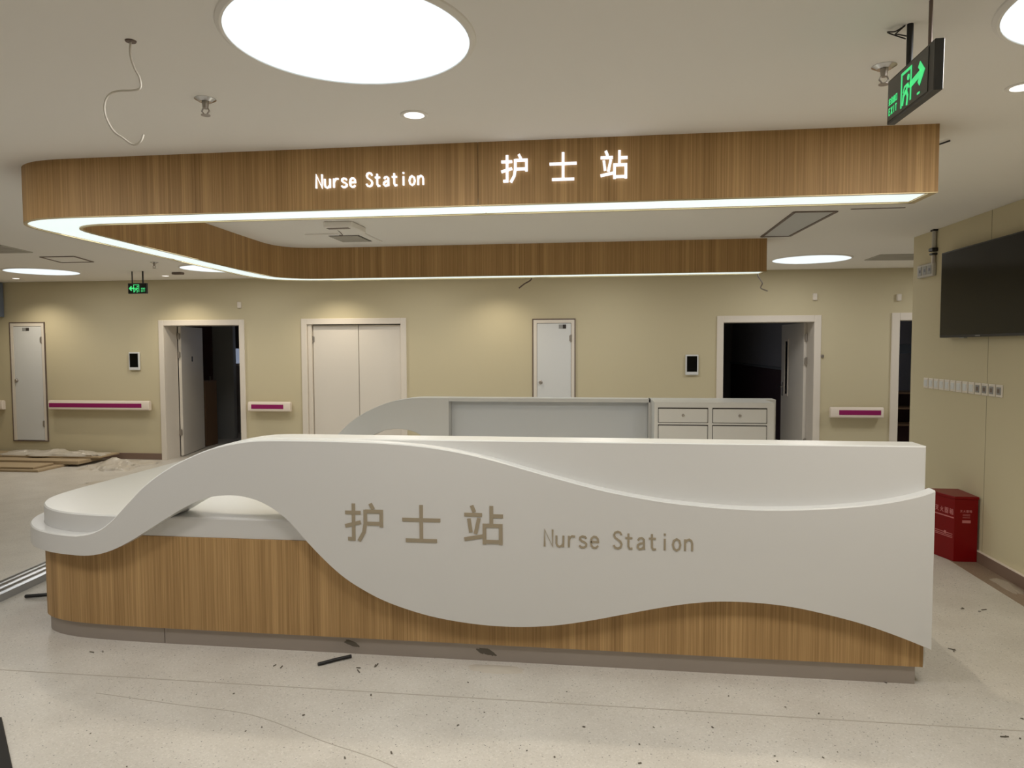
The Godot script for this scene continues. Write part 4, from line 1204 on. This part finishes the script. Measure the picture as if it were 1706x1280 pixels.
func floor_things() -> void:
	# flat boards by the back wall
	var bd := [
		["long cardboard board at the bottom of the pile by the service door", -10.3, -7.5, -9.42, -8.63, .0, .03],
		["short tan board on the front of the pile by the service door", -10.3, -7.62, -9.05, -8.68, .032, .058],
		["wide tan board in the middle of the pile by the service door", -10.3, -7.28, -9.60, -9.12, .032, .08],
		["topmost tan board lying against the wall in the pile", -10.3, -7.15, -9.80, -9.36, .083, .105]]
	for b in bd:
		var xf := Transform3D(Basis(Vector3.UP, rng.randf_range(-.012, .012)), Vector3(b[1], 0, (b[3] + b[4]) / 2))
		single("flat_board", bx(Vector3(0, b[5] + .001, b[3] - xf.origin.z), Vector3(b[2] - b[1], b[6], b[4] - xf.origin.z), .003, xf), M.board, b[0], "board", "boards piled by the service door")
	single("plastic_sheet", crumple(Vector3(-6.78, 0, -9.3), .8, .85, .1, 4), M.film, "crumpled pale plastic sheet at the end of the board pile", "plastic sheet")
	single("plastic_sheet", crumple(Vector3(-8.0, .112, -9.55), 1.5, .4, .085, 9), M.film, "crumpled tan wrapping sheet lying on top of the boards", "wrapping sheet")
	single("plastic_sheet", crumple(Vector3(-6.0, 0, -8.1), .7, .4, .03, 14), M.film, "thin plastic scrap lying flat on the floor behind the desk end", "plastic scrap")
	# aluminium profiles
	var d := thing("aluminium_profile", "shiny aluminium rails lying on the floor beside the desk end", "metal rail", Vector3(-4, 0, -4.6))
	for k in 3:
		var p0 := Vector3(-3.90 - k * .072, .031 + (.004 if k == 1 else 0.0), -3.72 - k * .06)
		var p1 := p0 + Vector3(-.11, 0, -1.22 - k * .03)
		var t := (p1 - p0).normalized()
		var xf := Transform3D(Basis(t.cross(Vector3.UP), Vector3.UP, -t), p0)
		var mb := MB.new()
		prism(mb, PackedVector2Array([Vector2(-.034, -.03), Vector2(.034, -.03), Vector2(.034, .018), Vector2(.024, .03), Vector2(.012, .03), Vector2(.008, .02), Vector2(-.008, .02), Vector2(-.012, .03), Vector2(-.024, .03), Vector2(-.034, .018)]), -p0.distance_to(p1), 0, xf)
		put("rail", mb, M.alu, d)
		put("end_cap", bx(Vector3(-.03, -.028, -p0.distance_to(p1) - .02), Vector3(.03, .034, -p0.distance_to(p1)), .003, xf), M.black, d)
		put("end_cap", bx(Vector3(-.03, -.028, 0), Vector3(.03, .034, .02), .003, xf), M.black, d)
	var tool := MB.new()
	tube(tool, smooth3([Vector3(-3.80, .012, -4.24), Vector3(-3.70, .02, -4.25), Vector3(-3.56, .014, -4.33)], 4), .012, 7)
	single("black_tool", tool, M.black, "small black tool on the floor against the desk end", "tool")
	# black flat bar at the lower left corner
	var mb := MB.new()
	prism(mb, PackedVector2Array([Vector2(-2.65, -2.80), Vector2(-2.285, -2.455), Vector2(-2.42, -2.32), Vector2(-2.78, -2.68)]), 0.001, .02, PLAN, 0, .003)
	single("black_plank", mb, M.black, "black flat bar on the floor at the lower left corner", "bar")
	# debris
	mb = MB.new()
	tube(mb, PackedVector3Array([Vector3(-1.472, .009, -3.498), Vector3(-1.40, .011, -3.56), Vector3(-1.333, .012, -3.61)]), .009, 6)
	single("rubber_strip", mb, M.black, "dark rubber strip lying on the floor before the desk", "strip")
	var bits := MB.new()
	for k in 90:
		var p := Vector3(rng.randf_range(-2.2, 2.5), .002, rng.randf_range(-3.45, -2.0))
		var s := rng.randf_range(.0012, .0032)
		var l := s * rng.randf_range(.8, 3.0)
		box(bits, Vector3(-l, 0, -s), Vector3(l, s * .6, s), 0, Transform3D(Basis(Vector3.UP, rng.randf() * TAU), p))
	for q in [[-1.65, -3.47], [-1.3, -3.5], [-1.23, -3.54], [2.25, -4.77], [2.36, -4.76], [1.88, -4.1], [1.38, -3.66], [1.72, -3.2], [2.2, -5.2], [-2.7, -3.5], [-3.6, -3.5]]:
		for k in 2:
			var p := Vector3(q[0] + rng.randf_range(-.06, .06), .002, q[1] + rng.randf_range(-.03, .04))
			var bl := rng.randf_range(.004, .02)
			box(bits, Vector3(-bl, 0, -.0022), Vector3(bl, .003, .0022), 0, Transform3D(Basis(Vector3.UP, rng.randf() * TAU), p))
	single("floor_debris", bits, M.scuff, "scattered dark crumbs and chips on the terrazzo before the desk", "debris", "", "stuff")
	single("dust_heap", crumple(Vector3(-.55, 0, -3.57), .3, .1, .018, 30), M.film, "small pale plaster crumbs at the kick strip", "plaster crumbs", "", "stuff")
	single("dust_heap", crumple(Vector3(2.74, .002, -5.25), .1, .34, .03, 33), M.rubble, "small pile of rubble along the right baseboard", "rubble", "", "stuff")
